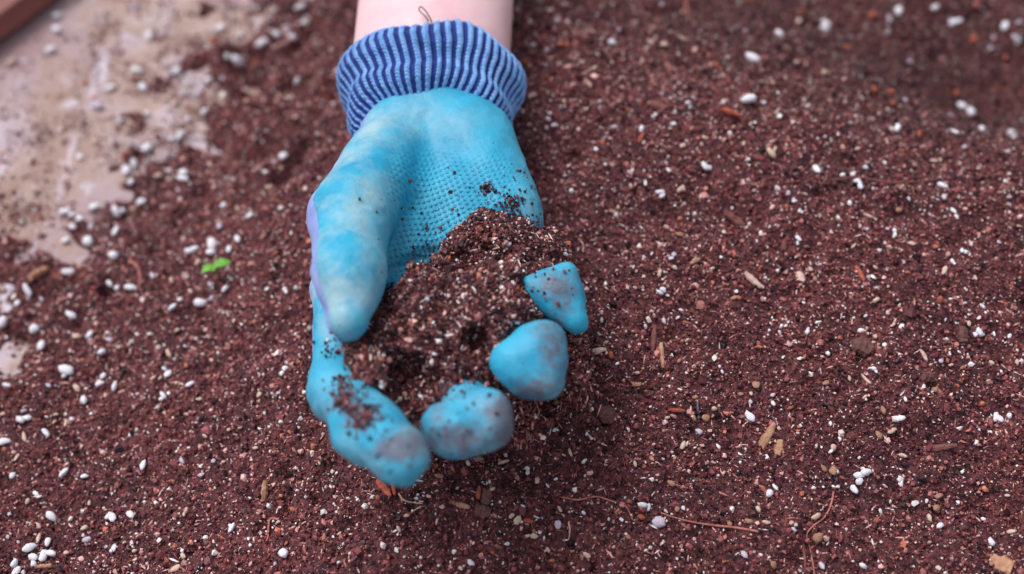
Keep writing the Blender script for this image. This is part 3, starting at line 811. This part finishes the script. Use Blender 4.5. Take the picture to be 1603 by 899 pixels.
TILES = [
 (0, 0, 3.329, .78, [(300,98,24),(302,170,24),(268,275,22),(783,208,22),(1155,158,24),(1368,230,28),(1432,192,26),(1532,200,26),(1498,155,20,'d'),(1562,45,28),(1580,130,18),(1183,297,24),(1235,330,32),(1255,200,20),(925,385,28),(723,378,22),(1090,438,26),(745,465,24),(770,610,24),(980,635,24),(970,495,20),(1035,500,24,'d'),(1080,588,20),(945,730,26),(895,733,18),(770,790,26),(690,760,20,'d'),(500,750,26,'c'),(420,828,20),(1485,820,22),(515,570,36,'d'),(580,475,18),(65,340,30,'c'),(1015,730,18,'d'),(1562,428,20),(700,860,22),(660,890,20),(1110,230,26,'o'),(1330,335,26,'o'),(1060,690,20,'c'),(450,440,22,'o'),(865,525,20,'c'),(920,550,22,'c'),(1155,550,18,'c'),(630,640,24,'d'),(375,20,20,'c'),(860,185,18,'d'),(1165,415,20,'d'),(1285,535,18,'c'),(655,810,26,'o'),(1100,870,22,'c')]),
 (0, 250, 3.329, .78, [(665,80,24),(690,125,22),(960,80,24),(958,105,20),(745,230,26),(500,258,24),(615,278,24),(640,276,22),(692,265,22,'c'),(345,282,26),(380,300,22),(420,322,24),(385,360,22),(480,360,22,'d'),(610,385,24),(478,432,30),(345,437,20),(1175,252,18),(1312,300,26),(1148,355,24,'d'),(985,490,22),(1018,478,22),(1112,455,30),(1108,495,28),(1200,475,20),(1246,423,18),(595,520,28),(800,617,18),(355,600,26),(578,648,20),(622,672,22),(686,675,24),(155,683,28),(103,765,28),(22,690,20,'c'),(375,815,22),(195,885,28),(30,860,30),(1180,685,22),(1105,660,20,'d'),(940,745,22),(905,780,22),(1045,758,28),(1110,730,22,'d'),(1397,683,14),(225,735,22,'d'),(500,835,18,'c'),(1400,155,18,'c'),(1460,55,16,'c'),(1240,265,18,'c'),(900,645,22,'c'),(820,95,24,'c'),(610,360,18,'d'),(1033,545,18,'c')]),
 (0, 440, 3.329, .8, [(475,290,22),(223,348,22),(535,385,18),(135,385,24,'c'),(355,470,26),(365,455,24),(340,500,18),(48,490,20,'d'),(100,488,18,'d'),(38,558,20),(255,550,22,'d'),(545,505,20),(530,545,22),(606,553,20),(445,628,24),(855,470,16),(880,500,20),(998,550,16),(862,600,18),(850,625,18),(828,668,20,'d'),(1362,500,14,'c'),(1358,600,18,'c'),(1360,630,14,'c'),(1318,640,14,'c'),(1095,297,16,'c'),(1045,625,14,'c'),(405,305,26,'c'),(315,320,20,'c'),(575,318,28,'d'),(925,265,18,'c'),(885,388,18,'c'),(293,700,18,'c'),(288,742,18,'c'),(348,752,16,'c'),(380,733,16),(240,805,18),(135,828,24,'c'),(20,700,18,'c'),(800,515,16,'c'),(840,512,16,'c'),(950,547,16,'c'),(1260,765,14,'c'),(1410,768,12),(1195,778,14,'c'),(1075,810,14,'c'),(1480,488,14),(1460,590,16,'d'),(620,355,16,'c'),(675,340,18,'c'),(405,560,24,'c'),(130,685,20,'d')]),
 (0, 630, 3.34, .82, [(30,218,28),(115,105,28),(140,95,20),(72,385,20),(340,380,28),(325,390,20),(447,400,20),(195,485,18),(150,522,20,'c'),(278,600,26),(262,605,20),(575,602,24),(598,612,20),(690,600,20),(757,335,20),(750,350,16),(1212,650,16),(1222,668,16),(160,765,26),(205,722,24,'c'),(180,815,26),(178,850,20),(235,812,24),(272,800,24),(80,850,24),(88,890,22),(260,738,16),(458,722,26,'d'),(605,775,20),(590,788,16),(560,765,14,'d'),(960,805,20,'c'),(980,570,18,'c'),(970,590,16,'c'),(1120,320,20,'d'),(1490,800,26),(830,40,22,'d'),(448,8,18),(1265,130,13,'c'),(925,880,32,'c'),(955,315,20,'d'),(95,300,18,'c'),(295,65,16,'c'),(440,665,18,'c'),(712,780,18,'c'),(660,742,14,'c'),(1440,440,16,'c'),(1410,135,14,'c'),(430,8,12,'c'),(1340,245,16,'c'),(1175,320,14,'c'),(355,790,16,'c'),(470,530,16,'c'),(1065,385,20,'d')]),
 (900, 200, 3.329, .95, [(668,208,24),(695,220,20),(1255,228,30),(440,345,18),(450,358,14),(555,322,18,'c'),(570,330,12,'c'),(115,127,22),(350,20,18),(1425,405,18),(1470,290,20),(1480,312,20),(1390,255,16),(875,92,13,'c'),(1015,135,22,'c'),(1035,120,14,'c'),(560,105,18,'c'),(455,855,22),(440,770,18,'c'),(515,672,18,'d'),(500,690,12),(1160,580,14),(1170,595,12),(1225,745,14,'c'),(1520,540,16,'d'),(1520,470,16,'c'),(520,740,16,'c'),(670,765,14,'t'),(340,75,26,'o'),(115,372,12,'c'),(680,60,16,'c'),(1110,350,16,'d'),(200,450,16,'t'),(1250,800,14,'t'),(1450,620,14,'c'),(710,740,14,'c'),(545,570,16,'t')]),
 (900, 600, 2.28, 1.0, [(622,122,18),(625,138,16),(1155,125,17),(1500,125,14),(1515,132,14),(1553,123,13),(440,180,15,'d'),(1040,325,18),(1015,335,16),(1015,355,16),(1000,380,13),(1155,345,18),(1160,362,14),(712,376,11),(692,402,15),(240,436,14),(262,446,11),(303,500,24,'d'),(918,232,14,'c'),(908,245,9),(932,373,11),(853,478,12,'c'),(777,525,12,'d'),(1302,518,14),(1312,520,10),(1480,570,13),(1453,490,9),(1025,655,13),(43,620,11,'c'),(508,230,8),(588,286,7),(528,325,9,'c'),(605,615,14,'d'),(343,362,12,'t'),(467,126,14,'t'),(422,128,11,'t'),(495,92,13,'c'),(1080,195,18,'t'),(1095,100,14,'t'),(1285,445,18,'t'),(1262,488,13,'c'),(620,497,16,'t'),(552,500,12,'t'),(650,455,12,'c'),(683,503,10,'c'),(868,550,18,'t'),(885,305,11,'t'),(920,318,14,'t'),(1290,405,13,'t'),(385,228,13,'c'),(400,222,9,'c'),(705,650,14,'t'),(360,455,12,'t'),(235,480,14,'o'),(880,655,12,'d'),(1540,405,10,'c'),(1560,535,13,'c'),(1030,55,9,'c'),(1130,170,12,'c'),(1165,265,12,'c'),(1085,462,9)]),
 (1120, 0, 3.319, .8, [(190,322,28),(325,190,26),(563,135,24),(563,165,22),(945,75,28),(1255,125,26),(1225,125,20),(1130,50,20),(168,538,30),(940,680,26),(1003,327,20,'d'),(1270,565,22),(1275,582,18),(1318,595,22),(1218,610,20,'d'),(1236,705,24),(1375,685,24),(1388,702,20),(1535,710,26),(1552,728,22),(557,385,18,'c'),(465,347,18,'c'),(430,115,20,'c'),(630,705,11),(250,543,12),(1505,148,18),(1440,210,18,'d'),(1427,262,18,'d'),(1295,775,20,'d'),(1560,210,22,'d'),(810,90,24,'o'),(440,70,24,'o'),(675,255,22,'o'),(820,480,28,'o'),(905,490,24,'o'),(915,545,20,'o'),(1350,35,30,'o'),(1340,215,28,'o'),(1050,710,24,'o'),(1505,310,20,'o'),(1245,490,22,'o'),(285,800,18,'c'),(415,335,18,'c'),(905,105,18,'d'),(980,530,20,'d'),(180,12,20,'o'),(665,420,14,'c'),(1515,800,18,'d'),(1575,130,22,'d')]),
 (800, 0, 3.995, .82, [(622,278,24),(670,200,20,'d'),(288,140,22,'d'),(135,298,26,'d'),(230,325,20,'d'),(305,295,28,'o'),(345,295,22,'o'),(948,295,28,'c'),(905,245,18,'c'),(865,275,18,'c'),(850,312,18,'c'),(995,215,18,'c'),(1058,245,18,'c'),(1090,262,16,'c'),(1182,205,16,'d'),(935,45,22,'d'),(1018,565,18,'c'),(1107,660,18),(1135,622,13),(1018,790,20),(1025,805,16),(820,825,18,'d'),(645,805,18,'d'),(240,725,24,'d'),(232,760,22,'d'),(265,795,26,'d'),(135,795,24,'d'),(475,698,20,'c'),(215,422,20,'d'),(255,525,20,'o'),(510,215,18,'c'),(245,75,22,'c'),(330,38,18,'c'),(95,400,32,'o'),(535,350,16,'c'),(515,440,20,'c'),(492,547,18,'c'),(560,650,20,'d'),(1065,90,18,'c'),(910,140,16,'t'),(1210,870,20,'c'),(1460,205,16,'d'),(1230,65,16,'t'),(450,400,16,'c'),(820,880,26,'o'),(1350,705,26,'t')]),
 (1203, 225, 3.995, .9, [(780,555,22),(782,580,22),(1078,283,30),(1092,298,24),(1092,345,20,'d'),(1155,432,20),(868,352,20,'d'),(797,425,28,'t'),(897,630,20,'c'),(615,540,16),(628,555,14),(1205,682,20),(1225,692,16),(1150,750,18),(1165,765,16),(1095,810,24,'c'),(1102,828,20,'c'),(1025,118,18,'c'),(1065,115,18,'c'),(605,165,22,'d'),(1332,298,14,'c'),(1497,342,18,'d'),(1340,565,14,'c'),(1435,630,16,'d'),(1495,65,20,'d'),(1310,165,16,'c'),(1285,848,16,'c'),(610,470,18,'c'),(115,318,16,'c'),(160,375,14),(190,432,14),(205,440,12),(660,775,14,'c'),(735,798,16,'d'),(265,795,14,'c'),(520,640,14,'c'),(1555,528,16,'c')]),
 (1203, 430, 3.995, 1.0, [(660,172,20,'c'),(675,178,14,'c'),(1290,385,20),(1312,368,22),(1325,385,18),(240,365,14),(245,350,12),(1072,540,20,'d'),(1075,555,16,'d'),(660,402,20,'c'),(655,432,14,'c'),(545,480,13),(655,605,16),(670,615,13),(500,660,15,'c'),(595,772,14),(25,815,16),(710,855,22,'c'),(25,760,14,'d'),(790,300,14,'c'),(780,322,14,'c'),(1220,185,16,'d'),(1245,320,18,'c'),(1500,395,16),(1548,560,18,'c'),(1405,375,12),(1390,560,18,'c'),(1450,612,12),(525,435,13,'c'),(485,492,14,'t'),(365,690,20,'t'),(1205,590,22,'t'),(290,45,16,'t'),(850,790,13),(290,875,13,'c'),(1545,485,13),(1035,740,26,'t'),(600,268,11),(1130,572,13,'c')]),
 (600, 674, 3.995, 1.0, [(900,268,24),(898,245,14),(960,315,20,'c'),(1025,350,13),(1080,312,14),(745,210,20,'c'),(598,195,22,'t'),(650,265,14,'t'),(840,562,28,'c'),(805,545,20,'c'),(908,575,22,'o'),(945,665,24,'c'),(905,662,16,'c'),(1095,600,30,'d'),(1115,615,24,'d'),(548,838,24),(490,872,18,'c'),(1273,793,18),(1030,755,16,'c'),(765,720,16),(95,620,18,'c'),(75,635,12),(1165,150,16,'c'),(1125,162,13,'c'),(1300,50,14,'c'),(1405,198,16,'c'),(1575,215,18,'c'),(1110,495,18,'c'),(1250,515,13),(265,405,13),(250,297,12),(685,770,18,'o'),(1520,660,13),(680,375,18,'c'),(340,580,14,'c'),(150,540,16,'c'),(440,245,16,'t'),(355,300,22,'t'),(1490,562,13),(870,480,10)]),
 (870, 440, 3.995, 1.0, [(665,75,22),(645,85,16),(695,98,14),(555,290,18,'d'),(675,255,14),(1575,320,18),(1565,335,13),(1355,775,15,'c'),(1115,115,18,'t'),(865,865,18,'t'),(980,850,14,'t'),(870,738,16,'t'),(830,758,14,'t'),(1250,655,26,'t'),(1155,720,18,'t'),(1020,545,12),(1035,575,14),(760,240,12),(480,318,13,'t'),(570,105,14,'t'),(695,860,16,'c'),(285,255,14,'d'),(990,800,18,'c'),(770,510,18,'t'),(925,290,12,'t'),(1550,148,12),(1590,585,12),(820,380,14,'c'),(1330,320,10),(340,470,24,'o'),(140,740,14,'d'),(1220,715,16,'c')]),
 (300, 680, 4.0, .9, [(585,760,22),(410,100,16,'c'),(140,185,22,'d'),(210,185,16,'c'),(75,262,20,'d'),(520,330,16,'c'),(635,600,14,'c'),(545,558,14,'c'),(930,625,14,'c'),(1060,660,14,'c'),(900,445,11),(1335,772,14,'c'),(830,650,22,'t'),(895,342,12,'c'),(805,185,14,'c'),(1280,612,12),(65,840,18),(985,600,10),(375,820,16,'c'),(430,495,18,'t'),(660,220,20,'d'),(855,605,12,'c'),(1000,205,14,'c')]),
]
used = []
cnt = {}
for x0, y0, sc_, shrink, lst in TILES:
    for e in lst:
        kd = e[3] if len(e) > 3 else 'w'
        px, py = x0 + e[0] / sc_, y0 + e[1] / sc_
        if 482 < px < 850 and 30 < py < 760 and kd != 'o' and not (py > 730): 
            if 540 < px and 100 < py < 700: continue
        dia = e[2] / sc_
        big = e[2] / sc_ * shrink
        if any((px - a) ** 2 + (py - b) ** 2 < (0.7 * (dia + c)) ** 2 * 0.5 for a, b, c in used): continue
        used.append((px, py, dia))
        p, onsoil = hit(px, py)
        size = dia * shrink / ppm(p) * ((2.25 if shrink < .84 else 1.8) if kd == 'w' else 1.7)
        k = kd
        nm, mt, lab, grp, cat = KIND[k]
        o = bpy.data.objects.new(nm, MESH[k][random.randrange(6)]); COL.objects.link(o)
        nn = nrm(p[0], p[1]) if onsoil else Vector((0, 0, 1))
        o.location = Vector(p) + nn * (size * (0.25 if onsoil else 0.33) + 0.0006)
        q = nn.to_track_quat('Z', 'Y') @ Vector((0, 0, 1)).rotation_difference(Vector((0.25 * random.uniform(-1, 1), .25 * random.uniform(-1, 1), 1)))
        o.rotation_euler = (q.to_matrix() @ Matrix.Rotation(random.uniform(0, 6.28), 3, 'Z')).to_euler()
        o.scale = (size * random.uniform(.85, 1.3), size * random.uniform(.7, 1.05), size * random.uniform(.65, 1.0))
        if not onsoil:
            lab = lab.replace('half buried in the soil', 'lying on the bare concrete').replace('lying on the brown soil', 'lying on the bare concrete').replace('lying on the soil', 'lying on the bare concrete')
            grp = grp.replace('on the soil', 'on the concrete').replace('in the soil', 'on the concrete')
        base_l = lab.split(' lying')[0].split(' half')[0]
        sz = 'large ' if big > 7.0 else ('tiny ' if big < 4.0 else '')
        if math.hypot(px - 342, py - 418) < 75: plc = 'beside the green seedling'
        elif not onsoil: plc = 'lying on the bare concrete'
        elif float(bil(dl, p[0:1], p[1:2])[0]) < 0.05: plc = 'where the soil thins out over the concrete'
        elif px < 560: plc = 'on the low soil between concrete and glove'
        elif float(bil(dr, p[0:1], p[1:2])[0]) > 0.0: plc = 'on the soil behind the mound crest'
        elif py > 740: plc = 'on the soil in front of the fingertips and roots'
        elif px < 1110: plc = 'on the mound beside the glove'
        else: plc = 'on the mound away from the glove'
        lab = sz + base_l + ' ' + plc; grp = base_l + 's ' + plc
        tag(o, lab, cat, grp + (' (' + sz.strip() + ')' if sz else '')); cnt[lab] = cnt.get(lab, 0) + 1
print(cnt)

# ------------------------------------------------------------------ chips, bark, roots, seedling
def chip(name, px, py, L, Wd, ang, mat, label, cat, taper=0.3, thick=0.0012, curl=0.0, seed=0, lift=0.35, group=None):
    """splinter with its own thickness; L, Wd in photo pixels, ang in image degrees (0 = to the right, 90 = down)"""
    p, _ = hit(px, py); s_ = 1 / ppm(p); r = random.Random(seed)
    a = R(ang); q, _ = hit(px + math.cos(a) * 8, py + math.sin(a) * 8)
    d = Vector(q - p); d.normalize(); Lm = L * s_ * (1.15 if abs(math.sin(a)) > .7 else 1); Wm = Wd * s_
    up = nrm(p[0], p[1]); side = up.cross(d).normalized(); up = d.cross(side)
    n_ = 9; V, F = [], []
    for i in range(n_):
        t = i / (n_ - 1); u = (t - .5) * Lm
        wd = Wm * .5 * (1 - taper * abs(2 * t - 1) ** 2.2) * (1 + r.uniform(-.16, .16)); cz = curl * Lm * (4 * t * (1 - t) - .5) + thick * lift
        sh = Wm * r.uniform(-.06, .06); th_ = thick * (1 - .3 * abs(2 * t - 1))
        for cx, cy in ((-1, 0), (-.7, .45), (0, .6 + r.uniform(-.1, .15)), (.7, .45), (1, 0), (.6, -.5), (-.6, -.5)):
            V.append(Vector(p) + d * u + side * (cx * wd + sh) + up * (cy * th_ + cz))
    for i in range(n_ - 1):
        for k in range(7): F.append((i * 7 + k, i * 7 + (k + 1) % 7, (i + 1) * 7 + (k + 1) % 7, (i + 1) * 7 + k))
    bm = bmesh.new(); vv = [bm.verts.new(v - Vector(p)) for v in V]
    for f in F: bm.faces.new([vv[i] for i in f])
    bm.faces.new([vv[k] for k in range(7)]); bm.faces.new([vv[(n_ - 1) * 7 + k] for k in range(7)])
    bmesh.ops.recalc_face_normals(bm, faces=bm.faces)
    me = bpy.data.meshes.new(name); bm.to_mesh(me); bm.free(); me.materials.append(M[mat])
    o = bpy.data.objects.new(name, me); COL.objects.link(o); o.location = p
    return tag(o, label, cat, group)

chip('wood_chip', 1200, 686, 46, 14, 117, 'chip', 'pale tan wood splinter lying near the white perlite pair', 'wood chip', .5, .002, seed=1)
chip('wood_chip', 1219, 702, 22, 14, 100, 'chip', 'small tan bark flake beside the pale splinter', 'wood chip', .3, .002, seed=2)
chip('bark_strip', 1466, 703, 62, 12, -8, 'darkchip', 'long reddish brown bark strip half sunk in soil', 'bark', .4, .002, seed=3)
chip('wood_chip', 1562, 884, 44, 30, 25, 'chip', 'large pinkish tan wood chip in the soil', 'wood chip', .35, .003, seed=4)
chip('husk', 935, 553, 30, 11, -25, 'palechip', 'pale curved husk beside the orange crumb', 'husk', .6, .002, .12, seed=5)
chip('wood_chip', 993, 603, 30, 8, 4, 'chip', 'thin tan splinter lying flat below the upright grey one', 'wood chip', .4, .0014, seed=6)
chip('wood_chip', 1022, 533, 36, 10, 95, 'darkchip', 'mauve grey bark splinter standing on end in soil', 'wood chip', .5, .002, seed=7)
chip('wood_chip', 1036, 557, 36, 7, 88, 'chip', 'narrow tan stick next to the mauve splinter', 'wood chip', .2, .0016, seed=8)
chip('wood_chip', 1059, 643, 26, 6, 10, 'redchip', 'short pink brown splinter above the grey needle', 'wood chip', .4, .0014, seed=9)
chip('grey_needle', 1093, 645, 28, 4, 88, 'needle', 'thin grey needle beside round tan beads', 'needle', .2, .0012, seed=10)
chip('bark_flake', 602, 766, 32, 13, 52, 'redchip', 'orange red bark flake below the index fingertip', 'bark', .5, .0025, seed=11)
chip('bark_flake', 616, 762, 24, 7, 85, 'redchip', 'narrow red bark sliver beside the orange flake', 'bark', .4, .002, seed=12)
chip('clod', 752, 803, 25, 24, 10, 'clod', 'flat angular brown clod under the middle finger', 'clod', .45, .004, seed=13)
chip('clod', 762, 780, 20, 17, 100, 'clod', 'small dark brown clod above the angular one', 'clod', .4, .004, seed=14)
chip('wood_chip', 724, 793, 30, 9, 12, 'chip', 'yellowish wood splinter touching the angular brown clod', 'wood chip', .4, .002, seed=15)
chip('bark_flake', 749, 773, 18, 8, 95, 'redchip', 'small orange bark flake above the brown clods', 'bark', .4, .002, seed=16)
chip('wood_chip', 417, 770, 28, 11, 95, 'chip', 'yellow tan wood chip in the soil beyond the hooked stem', 'wood chip', .3, .003, seed=17)
chip('wood_chip', 60, 432, 60, 13, -28, 'chip', 'tan wood stick at the edge of the bare concrete', 'wood chip', .3, .004, seed=18)
chip('wood_chip', 72, 888, 30, 8, -6, 'chip', 'tan stick beneath the cluster of perlite', 'wood chip', .3, .003, seed=19)
chip('bark_strip', 1148, 346, 38, 14, 28, 'darkchip', 'brown bark piece lying on the mound crest', 'bark', .5, .003, seed=20)
chip('bark_strip', 1228, 388, 26, 10, 95, 'darkchip', 'dark bark piece standing out of the mound crest', 'bark', .4, .003, seed=21)
chip('husk', 1088, 410, 22, 8, -25, 'chip', 'golden seed husk on the mound', 'husk', .7, .0018, .1, seed=22)
chip('wood_chip', 1177, 440, 34, 12, 40, 'palechip', 'pale pinkish wood flake on the mound', 'wood chip', .5, .002, seed=23)
chip('wood_chip', 1252, 437, 22, 14, 70, 'palechip', 'mottled pale flake on the mound near a tan bead', 'wood chip', .4, .002, seed=24)
chip('wood_chip', 1351, 592, 34, 5, 42, 'palechip', 'long thin pale splinter between the perlite and grit', 'wood chip', .4, .0012, seed=25)
chip('husk', 1446, 557, 20, 6, 70, 'palechip', 'small curved pale husk in the soil', 'husk', .6, .0014, .12, seed=26)
chip('bark_strip', 1345, 430, 24, 8, 60, 'redchip', 'reddish bark sliver behind the crest', 'bark', .5, .002, seed=27)
chip('bark_flake', 1030, 168, 34, 16, 25, 'darkchip', 'pinkish brown bark flake behind the mound crest', 'bark', .4, .003, seed=28)
chip('bark_flake', 1140, 178, 30, 9, 22, 'redchip', 'orange brown bark strip near bright white perlite', 'bark', .5, .003, seed=29)
chip('clod', 952, 655, 30, 28, 30, 'clod', 'rounded brown clod beside the spilling soil', 'clod', .4, .006, seed=30)
chip('clod', 1347, 545, 34, 28, 10, 'clod', 'crumbly reddish clod on the mound', 'clod', .4, .005, seed=31)
chip('clod', 1506, 528, 22, 18, 80, 'clod', 'brown clod next to a large white perlite', 'clod', .3, .005, seed=32)
chip('clod', 1448, 595, 20, 15, 0, 'clod', 'greyish brown round clod in the soil', 'clod', .3, .005, seed=33)

def strand(name, pts, rad_px, mat, label, cat, lift=0.0006):
    P = []
    for i, (x, y) in enumerate(pts):
        q, _ = hit(x, y); P.append(q + np.array([0, 0, lift * (0.6 + 0.8 * ((i * 37) % 5) / 5)]))
    r0 = rad_px / ppm(P[0])
    o = tube(name, P, [r0 * (1 - .45 * i / (len(P) - 1)) for i in range(len(P))], M[mat], None, 6, 5)
    return tag(o, label, cat)
strand('root_fibre', [(1186, 834), (1150, 829), (1110, 824), (1070, 816), (1034, 806)], 2.4, 'root', 'long straight pinkish root fibre lying on the soil', 'root', .001)
strand('root_fibre', [(880, 779), (905, 784), (932, 780), (955, 786), (978, 793), (986, 805), (990, 815)], 1.8, 'root', 'thin wavy red root leading to a grey stone', 'root')
strand('root_fibre', [(1304, 772), (1300, 792), (1290, 812), (1272, 826), (1262, 840), (1268, 862), (1272, 884), (1274, 899)], 1.8, 'root', 'curving pink root fibre reaching past a tan bead', 'root')
strand('twig', [(1255, 846), (1258, 866), (1260, 884), (1261, 905)], 3.0, 'darkchip', 'short dark twig beside the curving root fibre', 'twig')
strand('stem_piece', [(437, 815), (424, 814), (421, 828), (420, 842), (417, 852)], 2.4, 'root', 'hooked pinkish brown stem lying on the soil', 'stem')
strand('root_fibre', [(624, 773), (632, 784), (646, 789), (662, 790)], 1.8, 'paleroot', 'short curved pale root near the red bark', 'root')
strand('root_fibre', [(660, 795), (652, 799), (642, 806)], 1.6, 'paleroot', 'very short pale root bit under the curved one', 'root')
strand('root_fibre', [(508, 680), (500, 692), (488, 706)], 1.2, 'paleroot', 'fine pale root by the index finger knuckle', 'root')
strand('root_fibre', [(1072, 0), (1074, 14), (1077, 30)], 2.4, 'root', 'blurred brown root far behind the mound crest', 'root')
strand('root_fibre', [(1300, 285), (1340, 281), (1400, 290), (1470, 283)], 2.5, 'darkchip', 'long brown root behind the crest near white perlite', 'root', .0012)
strand('root_fibre', [(205, 410), (216, 420), (220, 440), (212, 460), (203, 470)], 2.2, 'root', 'curled pale brown root among perlite beside the seedling', 'root')
strand('root_fibre', [(890, 820), (892, 832), (890, 848)], 1.4, 'paleroot', 'upright pale root next to a grey stone', 'root')
strand('root_fibre', [(905, 375), (913, 385), (912, 398)], 1.4, 'paleroot', 'small bent pale root near the pinky side of the glove', 'root')

# seedling
p, _ = hit(343, 436)
sd = empty('seedling', p)
tag(sd, 'tiny bright green seedling sprouting from the soil', 'seedling')
base = Vector(p); sm = 1 / ppm(p)
top = base + Vector((-0.001, 0.0, 0.0095))
stem = tube('stem', [base - Vector((0, 0, .002)) - base, (base + top) / 2 + Vector((.0006, 0, 0)) - base, top - base], [.0007, .0006, .0005], M['stem'], sd, 8)
def leaf(dx, dy, dz, L, Wd, seed):
    d = Vector((dx, dy, dz)).normalized(); side = d.cross(Vector((0, 0, 1))).normalized(); up = side.cross(d)
    V, F = [], []; nU, nV = 9, 7
    for s_ in (1, -1):
        for i in range(nU):
            t = i / (nU - 1); wd = Wd * .5 * math.sin(math.pi * min(1, t * .94 + .03)) ** .7
            for j in range(nV):
                v = 2 * j / (nV - 1) - 1
                V.append(top - base + d * (t * L) + side * (v * wd) + up * (abs(v) * wd * .35 - t * t * L * .22 + s_ * .00012))
    for s_ in range(2):
        for i in range(nU - 1):
            for j in range(nV - 1):
                q = s_ * nU * nV + i * nV + j
                f = (q, q + 1, q + nV + 1, q + nV); F.append(f if s_ else f[::-1])
    mesh_np('leaf', [tuple(v) for v in V], F, M['leaf'], sd)
leaf(0.9, 0.25, 0.25, .0085, .0056, 1); leaf(-0.8, -0.45, 0.1, .0060, .0050, 2); leaf(0.1, -.8, .35, .004, .003, 3)
